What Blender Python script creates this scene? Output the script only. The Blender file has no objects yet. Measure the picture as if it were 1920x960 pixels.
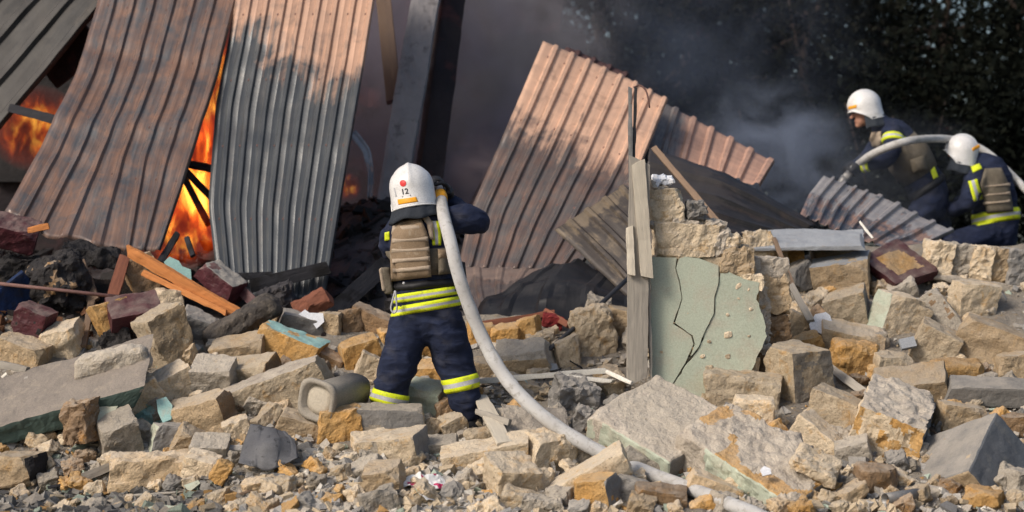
import bpy, math, random
import numpy as np
from mathutils import Vector, Matrix
from mathutils.bvhtree import BVHTree

sc = bpy.context.scene
COL = sc.collection
R = math.radians
random.seed(7)
RNG = np.random.default_rng(11)

# ------------------------------------------------------------------ camera
F, CAMH = 3770.0, 1.5            # focal length in photo pixels, eye height in metres
cam = bpy.data.cameras.new('camera')
cam.lens = 36.0 * F / 1920.0
cam.sensor_width = 36.0
cam.clip_end = 400
cam.dof.use_dof = True
cam.dof.focus_distance = 13.0
cam.dof.aperture_fstop = 1.3
camo = bpy.data.objects.new('camera', cam)
camo.location = (0, 0, CAMH)
camo.rotation_euler = (R(90), 0, 0)
COL.objects.link(camo)
sc.camera = camo

# ------------------------------------------------------------------ sky, sun, exposure
SUN_DIR = Vector((-0.62, -0.50, 0.62)).normalized()      # towards the sun: behind the camera, to the left
world = bpy.data.worlds.new('World')
sc.world = world
world.use_nodes = True
wn = world.node_tree
wn.nodes.clear()
wo = wn.nodes.new('ShaderNodeOutputWorld')
bg = wn.nodes.new('ShaderNodeBackground')
sk = wn.nodes.new('ShaderNodeTexSky')
sk.sky_type = 'NISHITA'
sk.sun_disc = False
sk.sun_elevation = math.asin(SUN_DIR.z)
sk.sun_rotation = math.atan2(SUN_DIR.x, SUN_DIR.y)
sk.dust_density = 3.0
wn.links.new(sk.outputs[0], bg.inputs[0])
bg.inputs[1].default_value = 0.125
wn.links.new(bg.outputs[0], wo.inputs[0])
sl = bpy.data.lights.new('sun', 'SUN')
sl.energy = 2.6
sl.angle = R(18)
sl.color = (1.0, 0.91, 0.81)
so = bpy.data.objects.new('sun', sl)
so.rotation_euler = SUN_DIR.to_track_quat('Z', 'Y').to_euler()
so.location = (-8, -6, 12)
COL.objects.link(so)
vs = sc.view_settings
vs.view_transform = 'Standard'
vs.look = 'None'
vs.exposure = 0.24
vs.gamma = 1.0
vs.use_curve_mapping = False
sc.cycles.use_denoising = True
sc.cycles.max_bounces = 6
sc.cycles.diffuse_bounces = 3
sc.cycles.glossy_bounces = 2
sc.cycles.transparent_max_bounces = 8
sc.cycles.volume_bounces = 1
sc.cycles.volume_step_rate = 2.0
sc.cycles.sample_clamp_indirect = 6.0


def P(px, py, Y):
    """photo pixel seen at distance Y -> a point of the place"""
    return Vector(((px - 960.0) * Y / F, Y, CAMH - (py - 480.0) * Y / F))


# ------------------------------------------------------------------ numpy noise
def _hash(ix, iy, iz, s):
    n = (ix * 73856093) ^ (iy * 19349663) ^ (iz * 83492791) ^ ((s * 2654435761) & 0x7fffffff)
    n = ((n ^ (n >> 13)) * 1274126177) & 0x7fffffff
    n = ((n ^ (n >> 15)) * 668265263) & 0x7fffffff
    return ((n ^ (n >> 16)) & 0xffffff) / float(0xffffff)


def vnoise(p, s=0):
    q = np.floor(p)
    f = p - q
    f = f * f * (3 - 2 * f)
    i = q.astype(np.int64)
    r = np.zeros(len(p))
    for dx in (0, 1):
        wx = f[:, 0] if dx else 1 - f[:, 0]
        for dy in (0, 1):
            wy = f[:, 1] if dy else 1 - f[:, 1]
            for dz in (0, 1):
                wz = f[:, 2] if dz else 1 - f[:, 2]
                r += wx * wy * wz * _hash(i[:, 0] + dx, i[:, 1] + dy, i[:, 2] + dz, s)
    return r * 2 - 1


def fbm(p, freq, octv=3, s=0):
    r = np.zeros(len(p))
    a, t = 1.0, 0.0
    for k in range(octv):
        r += a * vnoise(p * freq + 17.3 * k, s + k)
        t += a
        a *= 0.5
        freq *= 2.03
    return r / t


# ------------------------------------------------------------------ mesh helpers
def mesh_np(name, v, quads, mats=(), midx=None, smooth=False, uv=None):
    me = bpy.data.meshes.new(name)
    v = np.asarray(v, dtype=np.float32)
    q = np.asarray(quads, dtype=np.int32)
    nf, k = q.shape
    me.vertices.add(len(v))
    me.vertices.foreach_set('co', v.ravel())
    me.loops.add(nf * k)
    me.loops.foreach_set('vertex_index', q.ravel())
    me.polygons.add(nf)
    me.polygons.foreach_set('loop_start', np.arange(0, nf * k, k, dtype=np.int32))
    me.polygons.foreach_set('use_smooth', np.full(nf, bool(smooth)))
    for m in mats:
        me.materials.append(m)
    if midx is not None:
        me.polygons.foreach_set('material_index', np.asarray(midx, dtype=np.int32))
    if uv is not None:
        lay = me.uv_layers.new(name='UVMap')
        lay.data.foreach_set('uv', np.asarray(uv, dtype=np.float32)[q.ravel()].ravel())
    me.update(calc_edges=True)
    me.validate()
    return me


def link(name, me, parent=None, loc=None, rot=None):
    o = bpy.data.objects.new(name, me)
    COL.objects.link(o)
    if parent is not None:
        o.parent = parent
    if loc is not None:
        o.location = loc
    if rot is not None:
        o.rotation_euler = rot
    return o


def tag(o, label=None, cat=None, group=None, kind=None):
    if label:
        o['label'] = label
    if cat:
        o['category'] = cat
    if group:
        o['group'] = group
    if kind:
        o['kind'] = kind
    return o


def thing(name, label, cat, loc=(0, 0, 0), group=None):
    o = bpy.data.objects.new(name, None)
    o.empty_display_size = 0.1
    COL.objects.link(o)
    o.location = loc
    return tag(o, label, cat, group)


def part(name, v, q, mat, root, smooth=False, uv=None, midx=None):
    """mesh given in world coordinates, hung under root"""
    v = np.asarray(v, dtype=float)
    off = np.array(root.location if root.parent is None else Vector(root.location) + Vector(root.parent.location))
    mats = mat if isinstance(mat, (list, tuple)) else [mat]
    return link(name, mesh_np(name, v - off, q, mats, midx, smooth, uv), root)


def boxgrid(h, n):
    """surface grid of a box: verts, quads, face id (0 front -y, 1 back, 2 left, 3 right, 4 top, 5 bottom)"""
    V, Q, ID = [], [], []
    base = 0
    spec = [(1, -1, 0, 2), (1, 1, 0, 2), (0, -1, 1, 2), (0, 1, 1, 2), (2, 1, 0, 1), (2, -1, 0, 1)]
    for fid, (ax, sg, a, b) in enumerate(spec):
        na, nb = n[a], n[b]
        A, B = np.meshgrid(np.linspace(-1, 1, na + 1), np.linspace(-1, 1, nb + 1), indexing='ij')
        p = np.zeros((A.size, 3))
        p[:, ax] = sg
        p[:, a] = A.ravel()
        p[:, b] = B.ravel()
        I = np.arange(A.size).reshape(na + 1, nb + 1)
        q = np.stack([I[:-1, :-1], I[1:, :-1], I[1:, 1:], I[:-1, 1:]], -1).reshape(-1, 4) + base
        flip = {(1, -1): 0, (1, 1): 1, (0, -1): 1, (0, 1): 0, (2, 1): 0, (2, -1): 1}[(ax, sg)]
        if flip:
            q = q[:, ::-1]
        V.append(p)
        Q.append(q)
        ID.append(np.full(len(q), fid))
        base += len(p)
    V, Q, ID = np.concatenate(V), np.concatenate(Q), np.concatenate(ID)
    key = np.round(V * 1e5).astype(np.int64)
    _, first, inv = np.unique(key, axis=0, return_index=True, return_inverse=True)
    V = V[first]
    Q = inv.reshape(-1)[Q]
    return V * np.asarray(h), Q, ID


def rock_arrays(L, Hh, D, seed, rnd=0.012, rough=0.010, chips=4, res=0.02, maxn=26, skew=0.10, strata=0.0, depth=(0.72, 0.93)):
    rg = np.random.default_rng(seed)
    h = np.array([L, D, Hh]) / 2.0
    n = [int(np.clip(round(2 * x / res), 3, maxn)) for x in h]
    v, q, fid = boxgrid(h, n)
    r = min(rnd, h.min() * 0.8)
    inner = np.clip(v, -(h - r), h - r)
    d = v - inner
    ln = np.linalg.norm(d, axis=1, keepdims=True)
    v = np.where(ln > 1e-9, inner + d / np.maximum(ln, 1e-9) * r, v)
    u = v / h
    v[:, 0] *= 1 + skew * rg.uniform(-1, 1) * u[:, 2]
    v[:, 2] *= 1 + skew * rg.uniform(-1, 1) * u[:, 0]
    v[:, 1] *= 1 + skew * rg.uniform(-1, 1) * u[:, 0]
    v[:, 0] += skew * rg.uniform(-1, 1) * h[2] * u[:, 2]
    v[:, 2] += skew * rg.uniform(-1, 1) * h[0] * u[:, 0] * 0.6
    chipped = np.zeros(len(v), bool)
    for c in range(chips):
        sg = rg.choice([-1, 1], 3)
        w = rg.uniform(0.15, 1.0, 3) * sg / h
        w[1] = -abs(w[1]) if rg.random() < 0.6 else w[1]
        nn = w / np.linalg.norm(w)
        pr = v @ nn
        dd = pr.max() * rg.uniform(*depth)
        ov = pr > dd
        jit = fbm(v[ov], 25.0, 2, seed + c) * rough * 0.7 if ov.any() else 0
        v[ov] -= np.outer(pr[ov] - dd + jit, nn)
        chipped |= ov
    big = fbm(v, 5.0 / max(L, 0.1), 2, seed + 50)
    cen = u / np.maximum(np.linalg.norm(u, axis=1, keepdims=True), 1e-6)
    v += cen * (big * rough * 1.6)[:, None]
    for k in range(3):
        v[:, k] += fbm(v, 22.0, 3, seed + 60 + 7 * k) * rough
    if strata:
        t = v[:, 2] * 38 + 2.0 * fbm(v, 6, 2, seed + 90)
        v[:, 1] += strata * np.sin(t) * (np.abs(u[:, 1]) > 0.6) * np.sign(u[:, 1])
        v[:, 0] += strata * np.sin(t) * (np.abs(u[:, 0]) > 0.6) * np.sign(u[:, 0])
    return v, q, fid, chipped


def rot3(yaw, pitch, roll):
    return (Matrix.Rotation(R(-roll), 3, 'Y') @ Matrix.Rotation(R(pitch), 3, 'X') @ Matrix.Rotation(R(yaw), 3, 'Z'))


def align(p0, p1, twist=0.0):
    x = (p1 - p0).normalized()
    y = Vector((0, 1, 0))
    if abs(x.dot(y)) > 0.92:
        y = Vector((0, 0, -1))
    z = x.cross(y).normalized()
    y = z.cross(x).normalized()
    m = Matrix((x, y, z)).transposed()
    return m @ Matrix.Rotation(R(twist), 3, 'X')


def bar(name, p0, p1, w, t, mat, label=None, cat=None, twist=0, rough=0.003, rnd=0.004, res=0.03, parent=None, chips=3, group=None, seed=None):
    """a board / beam from p0 to p1: w across the view, t deep"""
    seed = seed if seed is not None else (hash((round(p0.x, 3), round(p1.z, 3))) % 9999)
    L = (p1 - p0).length
    v, q, fid, ch = rock_arrays(L, w, t, seed, rnd=rnd, rough=rough, chips=chips, res=res, maxn=40, skew=0.05, depth=(0.9, 0.985))
    me = mesh_np(name, v, q, [mat])
    c = (p0 + p1) / 2
    if parent is not None:
        c = c - Vector(parent.location)
    o = link(name, me, parent, c, align(p0, p1, twist).to_euler())
    return tag(o, label, cat, group) if parent is None else o


def catmull(pts, n):
    pts = [Vector(p) for p in pts]
    a = [pts[0] * 2 - pts[1]] + pts + [pts[-1] * 2 - pts[-2]]
    out = []
    m = len(pts) - 1
    for k in range(n + 1):
        s = k / n * m
        i = min(int(s), m - 1)
        t = s - i
        p0, p1, p2, p3 = a[i:i + 4]
        out.append(0.5 * ((2 * p1) + (p2 - p0) * t + (2 * p0 - 5 * p1 + 4 * p2 - p3) * t * t + (3 * p1 - p0 - 3 * p2 + p3) * t ** 3))
    return out


def tube_arrays(pts, rad, sides=12, cap=True, flat=None, flat_axis=None):
    """tube through pts; rad a number or a list; flat squeezes the section along flat_axis"""
    pts = [Vector(p) for p in pts]
    n = len(pts)
    rad = [rad] * n if not hasattr(rad, '__len__') else list(rad)
    V, Q = [], []
    t0 = (pts[1] - pts[0]).normalized()
    ref = Vector((0, 0, 1)) if abs(t0.z) < 0.9 else Vector((1, 0, 0))
    if flat_axis is not None:
        ref = Vector(flat_axis)
    for i, p in enumerate(pts):
        t = (pts[min(i + 1, n - 1)] - pts[max(i - 1, 0)]).normalized()
        a = (ref - t * ref.dot(t)).normalized()
        b = t.cross(a)
        if flat_axis is None:
            ref = a
        fl = 1.0 if flat is None else (flat[i] if hasattr(flat, '__len__') else flat)
        for k in range(sides):
            th = 2 * math.pi * k / sides
            V.append(p + a * (math.cos(th) * rad[i] * fl) + b * (math.sin(th) * rad[i]))
    for i in range(n - 1):
        for k in range(sides):
            k2 = (k + 1) % sides
            Q.append((i * sides + k, i * sides + k2, (i + 1) * sides + k2, (i + 1) * sides + k))
    if cap:
        for i, s in ((0, 1), (n - 1, -1)):
            c = len(V)
            V.append(pts[i])
            for k in range(0, sides, 1):
                k2 = (k + 1) % sides
                f = (i * sides + k2, i * sides + k, c, c) if s == 1 else (i * sides + k, i * sides + k2, c, c)
                Q.append(f)
    return np.array([list(x) for x in V]), Q


def tris_clean(Q):
    return [tuple(dict.fromkeys(f)) for f in Q]


def mesh_py(name, V, Q, mats, smooth=True):
    me = bpy.data.meshes.new(name)
    me.from_pydata([tuple(x) for x in V], [], tris_clean(Q))
    for m in (mats if isinstance(mats, (list, tuple)) else [mats]):
        me.materials.append(m)
    if smooth:
        me.polygons.foreach_set('use_smooth', [True] * len(me.polygons))
    if not smooth:
        me.polygons.foreach_set('use_smooth', [False] * len(me.polygons))
    me.update()
    return me


def tube(name, pts, rad, mat, parent=None, sides=12, smooth=True, **kw):
    V, Q = tube_arrays(pts, rad, sides, **kw)
    c = np.array(parent.location) if parent is not None else V.mean(0)
    return link(name, mesh_py(name, V - c, Q, mat, smooth), parent, None if parent is not None else c)


# ------------------------------------------------------------------ materials
class NT:
    def __init__(self, name):
        self.m = bpy.data.materials.new(name)
        self.m.use_nodes = True
        self.t = self.m.node_tree
        self.t.nodes.clear()
        self.out = self.t.nodes.new('ShaderNodeOutputMaterial')

    def n(self, kind, ins=None, **attrs):
        nd = self.t.nodes.new(kind)
        for k, v in attrs.items():
            setattr(nd, k, v)
        for k, v in (ins or {}).items():
            s = nd.inputs[k]
            if isinstance(v, bpy.types.NodeSocket):
                self.t.links.new(v, s)
            else:
                s.default_value = v
        return nd

    def coord(self, which='Object', rnd=True):
        c = self.n('ShaderNodeTexCoord').outputs[which]
        if rnd:
            oi = self.n('ShaderNodeObjectInfo').outputs['Random']
            sc_ = self.n('ShaderNodeMath', {0: oi, 1: 37.0}, operation='MULTIPLY').outputs[0]
            c = self.n('ShaderNodeVectorMath', {0: c, 1: sc_}, operation='ADD').outputs[0]
        return c

    def noise(self, vec, scale, detail=4, rough=0.6, dist=0.0):
        return self.n('ShaderNodeTexNoise', {'Vector': vec, 'Scale': scale, 'Detail': detail, 'Roughness': rough, 'Distortion': dist}).outputs[0]

    def ramp(self, fac, a, b, ca=(0, 0, 0, 1), cb=(1, 1, 1, 1)):
        r = self.n('ShaderNodeValToRGB', {'Fac': fac})
        e = r.color_ramp.elements
        e[0].position, e[1].position = a, b
        e[0].color, e[1].color = ca, cb
        return r.outputs[0]

    def mix(self, fac, a, b, mode='MIX'):
        nd = self.n('ShaderNodeMix', data_type='RGBA', blend_type=mode)
        for s, v in ((nd.inputs[0], fac), (nd.inputs[6], a), (nd.inputs[7], b)):
            if isinstance(v, bpy.types.NodeSocket):
                self.t.links.new(v, s)
            else:
                s.default_value = v if not isinstance(v, tuple) else (v + (1,))[:4]
        return nd.outputs[2]

    def math(self, op, a, b=0.0, clamp=False):
        return self.n('ShaderNodeMath', {0: a, 1: b}, operation=op, use_clamp=clamp).outputs[0]

    def bsdf(self, color, rough=0.9, bump=None, bstr=0.4, bdist=0.01, metal=0.0, spec=0.3, **kw):
        ins = {'Base Color': color if isinstance(color, bpy.types.NodeSocket) else (tuple(color) + (1,))[:4], 'Roughness': rough, 'Metallic': metal, 'Specular IOR Level': spec}
        ins.update(kw)
        if bump is not None:
            ins['Normal'] = self.n('ShaderNodeBump', {'Height': bump, 'Strength': bstr, 'Distance': bdist}).outputs[0]
        b = self.n('ShaderNodeBsdfPrincipled', ins)
        self.t.links.new(b.outputs[0], self.out.inputs['Surface'])
        return self.m

    def zup(self):
        g = self.n('ShaderNodeNewGeometry').outputs['Normal']
        return self.n('ShaderNodeSeparateXYZ', {0: g}).outputs[2]

    def vary(self, col, lo=0.8, hi=1.15):
        oi = self.n('ShaderNodeObjectInfo').outputs['Random']
        v = self.n('ShaderNodeMapRange', {'Value': oi, 'To Min': lo, 'To Max': hi}).outputs[0]
        return self.n('ShaderNodeHueSaturation', {'Color': col, 'Value': v}).outputs[0]


DUST = (0.47, 0.415, 0.34)


def stone_mat(name, c1, c2, c3, dust=0.55, stain=(0.57, 0.72), pores=0.5):
    t = NT(name)
    c = t.coord()
    col = t.mix(t.ramp(t.noise(c, 5.0, 5), 0.35, 0.68), c1, c2)
    col = t.mix(t.ramp(t.noise(c, 11.0, 6, 0.65, 0.6), *stain), col, c3)
    fine = t.noise(c, 85.0, 4, 0.7)
    col = t.mix(1.0, col, t.ramp(fine, 0.25, 0.75, (0.66, 0.66, 0.66, 1), (1.18, 1.18, 1.18, 1)), 'MULTIPLY')
    vor = t.n('ShaderNodeTexVoronoi', {'Vector': c, 'Scale': 55.0, 'Randomness': 1.0}).outputs[0]
    pit = t.math('MULTIPLY', t.ramp(vor, 0.05, 0.28, (1, 1, 1, 1), (0, 0, 0, 1)), t.ramp(t.noise(c, 16.0, 3), 0.5, 0.62))
    col = t.mix(t.math('MULTIPLY', pit, pores), col, tuple(x * 0.35 for x in c2))
    du = t.math('MULTIPLY', t.ramp(t.zup(), 0.15, 0.85), t.ramp(t.noise(c, 7.0, 5), 0.3, 0.62))
    col = t.mix(t.math('MULTIPLY', du, dust), col, DUST)
    col = t.vary(col, 0.66, 1.14)
    bmp = t.math('ADD', t.math('MULTIPLY', t.noise(c, 34.0, 6, 0.7), 1.0), t.math('MULTIPLY', pit, -0.5))
    return t.bsdf(col, 0.95, bmp, 0.8, 0.022, spec=0.15)


def plain_mat(name, c1, c2, scale=6.0, rough=0.85, bstr=0.3, dirt=None, dirt_at=(0.5, 0.7), vary=True, dust=0.0, bscale=40.0, spec=0.25, metal=0.0):
    t = NT(name)
    c = t.coord()
    col = t.mix(t.ramp(t.noise(c, scale, 5), 0.35, 0.68), c1, c2)
    if dirt:
        col = t.mix(t.ramp(t.noise(c, scale * 2.3, 6, 0.7, 0.5), *dirt_at), col, dirt)
    col = t.mix(1.0, col, t.ramp(t.noise(c, 110.0, 3), 0.25, 0.75, (0.78, 0.78, 0.78, 1), (1.12, 1.12, 1.12, 1)), 'MULTIPLY')
    if dust:
        du = t.math('MULTIPLY', t.ramp(t.zup(), 0.2, 0.85), t.ramp(t.noise(c, 8.0, 5), 0.3, 0.6))
        col = t.mix(t.math('MULTIPLY', du, dust), col, DUST)
    if vary:
        col = t.vary(col, 0.82, 1.12)
    return t.bsdf(col, rough, t.noise(c, bscale, 5, 0.65), bstr, 0.012, spec=spec, metal=metal)


def wood_mat(name, c1, c2, char=0.0, bstr=0.5):
    t = NT(name)
    c = t.coord()
    st = t.n('ShaderNodeMapping', {'Vector': c, 'Scale': (2.0, 30.0, 30.0)}).outputs[0]
    g = t.noise(st, 2.2, 6, 0.7, 0.4)
    col = t.mix(t.ramp(g, 0.3, 0.7), c1, c2)
    if char:
        col = t.mix(t.ramp(t.noise(c, 5.0, 5), 0.62 - char * 0.3, 0.75 - char * 0.3), col, (0.012, 0.011, 0.011))
    col = t.vary(col, 0.85, 1.12)
    return t.bsdf(col, 0.85, g, bstr, 0.01, spec=0.2)


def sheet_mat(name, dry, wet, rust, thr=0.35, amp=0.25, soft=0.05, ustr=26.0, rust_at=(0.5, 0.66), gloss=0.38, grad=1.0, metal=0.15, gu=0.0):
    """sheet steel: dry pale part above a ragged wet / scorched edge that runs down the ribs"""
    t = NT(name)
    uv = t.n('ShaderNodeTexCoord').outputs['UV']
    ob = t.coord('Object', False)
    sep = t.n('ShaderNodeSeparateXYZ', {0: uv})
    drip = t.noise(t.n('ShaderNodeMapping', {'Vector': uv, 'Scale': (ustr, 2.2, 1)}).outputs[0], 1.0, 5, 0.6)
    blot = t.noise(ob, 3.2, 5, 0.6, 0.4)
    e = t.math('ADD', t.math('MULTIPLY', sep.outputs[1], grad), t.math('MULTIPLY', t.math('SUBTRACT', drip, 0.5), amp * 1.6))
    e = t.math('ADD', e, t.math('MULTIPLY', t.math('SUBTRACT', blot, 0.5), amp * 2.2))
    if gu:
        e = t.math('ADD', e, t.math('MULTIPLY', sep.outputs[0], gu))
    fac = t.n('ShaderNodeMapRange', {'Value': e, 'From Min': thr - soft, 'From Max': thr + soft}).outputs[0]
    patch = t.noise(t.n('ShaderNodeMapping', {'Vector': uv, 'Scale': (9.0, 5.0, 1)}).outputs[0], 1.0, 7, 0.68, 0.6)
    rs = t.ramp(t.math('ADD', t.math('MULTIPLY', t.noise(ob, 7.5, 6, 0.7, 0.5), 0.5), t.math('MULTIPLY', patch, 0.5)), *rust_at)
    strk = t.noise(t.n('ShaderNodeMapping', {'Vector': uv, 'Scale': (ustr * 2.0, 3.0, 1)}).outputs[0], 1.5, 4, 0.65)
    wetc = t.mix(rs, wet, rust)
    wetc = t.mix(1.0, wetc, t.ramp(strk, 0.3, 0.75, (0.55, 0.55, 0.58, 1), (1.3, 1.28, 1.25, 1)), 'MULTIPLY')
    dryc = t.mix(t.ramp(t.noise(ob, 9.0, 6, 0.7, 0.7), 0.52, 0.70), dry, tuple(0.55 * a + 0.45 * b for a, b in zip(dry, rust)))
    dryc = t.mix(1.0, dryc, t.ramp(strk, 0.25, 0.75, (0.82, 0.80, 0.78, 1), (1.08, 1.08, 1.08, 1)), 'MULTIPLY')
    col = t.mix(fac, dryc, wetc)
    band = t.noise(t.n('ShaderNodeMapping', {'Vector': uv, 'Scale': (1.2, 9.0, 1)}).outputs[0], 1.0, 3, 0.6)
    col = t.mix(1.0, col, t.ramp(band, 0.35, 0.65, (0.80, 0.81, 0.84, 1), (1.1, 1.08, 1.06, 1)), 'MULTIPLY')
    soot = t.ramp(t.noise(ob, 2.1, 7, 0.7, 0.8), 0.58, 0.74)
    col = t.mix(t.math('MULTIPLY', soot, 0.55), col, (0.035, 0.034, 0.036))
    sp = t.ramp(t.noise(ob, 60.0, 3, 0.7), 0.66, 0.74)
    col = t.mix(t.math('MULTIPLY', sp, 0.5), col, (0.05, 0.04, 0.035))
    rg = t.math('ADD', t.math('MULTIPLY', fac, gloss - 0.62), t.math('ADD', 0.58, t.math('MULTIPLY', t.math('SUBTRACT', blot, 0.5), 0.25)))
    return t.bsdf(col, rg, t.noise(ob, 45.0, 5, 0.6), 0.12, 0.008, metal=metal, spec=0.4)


cream, cream2, ochre = (0.68, 0.56, 0.40), (0.57, 0.455, 0.315), (0.58, 0.36, 0.15)
M = {}
M['cream'] = stone_mat('limestone_cream', cream, cream2, ochre, 0.55, (0.54, 0.72))
M['tan'] = stone_mat('limestone_tan', (0.55, 0.41, 0.255), (0.46, 0.355, 0.235), (0.52, 0.33, 0.15), 0.6, (0.54, 0.72))
M['ochre'] = stone_mat('limestone_ochre', (0.56, 0.31, 0.10), (0.50, 0.32, 0.14), (0.60, 0.43, 0.24), 0.35, (0.55, 0.75))
M['brown'] = stone_mat('limestone_brown', (0.31, 0.20, 0.11), (0.25, 0.175, 0.115), (0.42, 0.21, 0.06), 0.5)
M['greystone'] = stone_mat('stone_grey_dusty', (0.43, 0.375, 0.30), (0.36, 0.32, 0.265), (0.45, 0.32, 0.17), 0.6, (0.62, 0.8))
M['concrete'] = plain_mat('concrete', (0.25, 0.235, 0.215), (0.18, 0.172, 0.16), 5.0, 0.92, 0.5, (0.16, 0.155, 0.15), (0.55, 0.75), dust=0.4, spec=0.15)
M['slabtop'] = plain_mat('dusty_slab_top', (0.255, 0.22, 0.185), (0.18, 0.158, 0.137), 3.5, 0.93, 0.7, (0.31, 0.265, 0.21), (0.54, 0.72), vary=False, spec=0.1)
M['cement'] = plain_mat('cement_render_dark', (0.135, 0.145, 0.155), (0.105, 0.11, 0.12), 4.0, 0.9, 0.25, (0.17, 0.165, 0.15), (0.55, 0.75), spec=0.15)
M['mortar'] = plain_mat('mortar', (0.52, 0.455, 0.37), (0.40, 0.345, 0.28), 7.0, 0.95, 0.9, (0.30, 0.265, 0.225), bscale=60, spec=0.1)
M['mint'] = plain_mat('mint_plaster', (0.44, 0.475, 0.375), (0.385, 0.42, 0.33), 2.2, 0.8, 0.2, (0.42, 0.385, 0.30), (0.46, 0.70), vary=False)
M['green_shaded'] = plain_mat('shaded_green_plaster', (0.075, 0.11, 0.095), (0.055, 0.085, 0.075), 3.0, 0.8, 0.12, (0.12, 0.12, 0.10), (0.6, 0.8), vary=False)  # green plaster darkened to hold the shade on the slab's front face
M['cyan'] = plain_mat('pale_turquoise_plaster', (0.30, 0.47, 0.43), (0.24, 0.40, 0.38), 5.0, 0.8, 0.15, (0.35, 0.36, 0.30))
M['white'] = plain_mat('white_plaster', (0.72, 0.73, 0.76), (0.62, 0.63, 0.65), 6.0, 0.8, 0.15, vary=False)
M['slate'] = plain_mat('blue_grey_screed', (0.29, 0.305, 0.32), (0.25, 0.26, 0.275), 5.0, 0.85, 0.2, (0.32, 0.29, 0.25), (0.58, 0.78))
M['maroon'] = plain_mat('maroon_paint', (0.085, 0.022, 0.028), (0.06, 0.02, 0.025), 7.0, 0.55, 0.3, (0.12, 0.085, 0.075), (0.56, 0.72), dust=0.25)
M['char'] = plain_mat('charred_black', (0.018, 0.017, 0.018), (0.035, 0.031, 0.030), 6.0, 0.8, 0.9, (0.06, 0.045, 0.035), (0.62, 0.75))
M['charred_log'] = plain_mat('charred_log', (0.10, 0.085, 0.07), (0.035, 0.032, 0.032), 7.0, 0.9, 1.0, (0.15, 0.125, 0.10), (0.58, 0.7))
M['ash'] = plain_mat('ash', (0.065, 0.06, 0.062), (0.035, 0.033, 0.036), 5.0, 0.95, 1.0, (0.12, 0.11, 0.105), (0.6, 0.75), vary=False)
M['plank'] = wood_mat('pine_fire_glow', (0.55, 0.22, 0.07), (0.36, 0.14, 0.05))  # orange of the fire glow is put into the wood colour
M['redwood'] = wood_mat('red_brown_board', (0.22, 0.085, 0.05), (0.15, 0.06, 0.04))
M['oldwood'] = wood_mat('weathered_grey_wood', (0.36, 0.325, 0.275), (0.24, 0.22, 0.19))
M['palewood'] = wood_mat('pale_wood', (0.56, 0.50, 0.40), (0.46, 0.41, 0.33))
M['brownwood'] = wood_mat('brown_wood', (0.22, 0.15, 0.10), (0.15, 0.105, 0.075))
M['charwood'] = wood_mat('charred_timber', (0.022, 0.022, 0.026), (0.035, 0.034, 0.038), 0.4, 0.8)
M['whitepaint'] = plain_mat('white_paint_board', (0.68, 0.65, 0.58), (0.60, 0.57, 0.50), 8.0, 0.6, 0.1, (0.45, 0.41, 0.34), (0.6, 0.75))
M['steel'] = plain_mat('grey_steel', (0.24, 0.235, 0.225), (0.17, 0.165, 0.16), 8.0, 0.45, 0.1, (0.16, 0.09, 0.06), (0.6, 0.7), metal=0.4)
M['blacksteel'] = plain_mat('black_steel', (0.03, 0.031, 0.034), (0.045, 0.045, 0.05), 9.0, 0.5, 0.1)
M['rustrod'] = plain_mat('rusty_rod', (0.19, 0.10, 0.085), (0.12, 0.07, 0.06), 12.0, 0.7, 0.2)
M['blue'] = plain_mat('blue_paint', (0.012, 0.035, 0.12), (0.01, 0.02, 0.05), 5.0, 0.5, 0.2, (0.02, 0.02, 0.025))
M['asbestos'] = plain_mat('fibre_cement', (0.37, 0.33, 0.27), (0.31, 0.28, 0.235), 6.0, 0.9, 0.3, (0.22, 0.20, 0.18), (0.62, 0.78))
M['pebbly'] = plain_mat('soil_dark', (0.055, 0.048, 0.042), (0.035, 0.032, 0.03), 7.0, 0.95, 1.0, (0.11, 0.10, 0.09), (0.58, 0.7), vary=False)

# ================================================================== the setting
def lerpf(x, xs, ys):
    return np.interp(x, xs, ys)


_PX = [-600, 0, 300, 500, 650, 800, 1000, 1180, 1400, 1600, 1920, 2500]
_PYC = [500, 505, 530, 570, 585, 600, 590, 570, 510, 455, 460, 470]
_YC = [14.6, 14.6, 14.6, 14.6, 14.6, 14.6, 14.6, 14.7, 15.2, 15.6, 15.6, 15.6]
_PY0 = [925, 928, 940, 962, 966, 968, 970, 972, 974, 978, 980, 980]


def mound_Y(px, py):
    py0, pyc, yc = lerpf(px, _PX, _PY0), lerpf(px, _PX, _PYC), lerpf(px, _PX, _YC)
    y0 = CAMH * F / (py0 - 480.0)
    if np.ndim(py) == 0 and py > py0:
        return CAMH * F / (py - 480.0)
    t = np.clip((py0 - py) / (py0 - pyc), -0.1, 1.0)
    return y0 + (yc - y0) * t


def S(px, py, up=0.0):
    """a point of the rubble mound seen at this pixel, brought `up` metres nearer"""
    return P(px, py, float(mound_Y(px, py)) - up)


# ground sheet to the horizon
def ground_mat():
    t = NT('dark_soil')
    c = t.coord('Object', False)
    col = t.mix(t.ramp(t.noise(c, 1.2, 6), 0.4, 0.65), (0.05, 0.045, 0.041), (0.10, 0.088, 0.075))
    col = t.mix(t.ramp(t.noise(c, 40.0, 4), 0.6, 0.72), col, (0.16, 0.145, 0.12))
    return t.bsdf(col, 0.95, t.noise(c, 30.0, 6, 0.7), 0.9, 0.02, spec=0.1)


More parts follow.
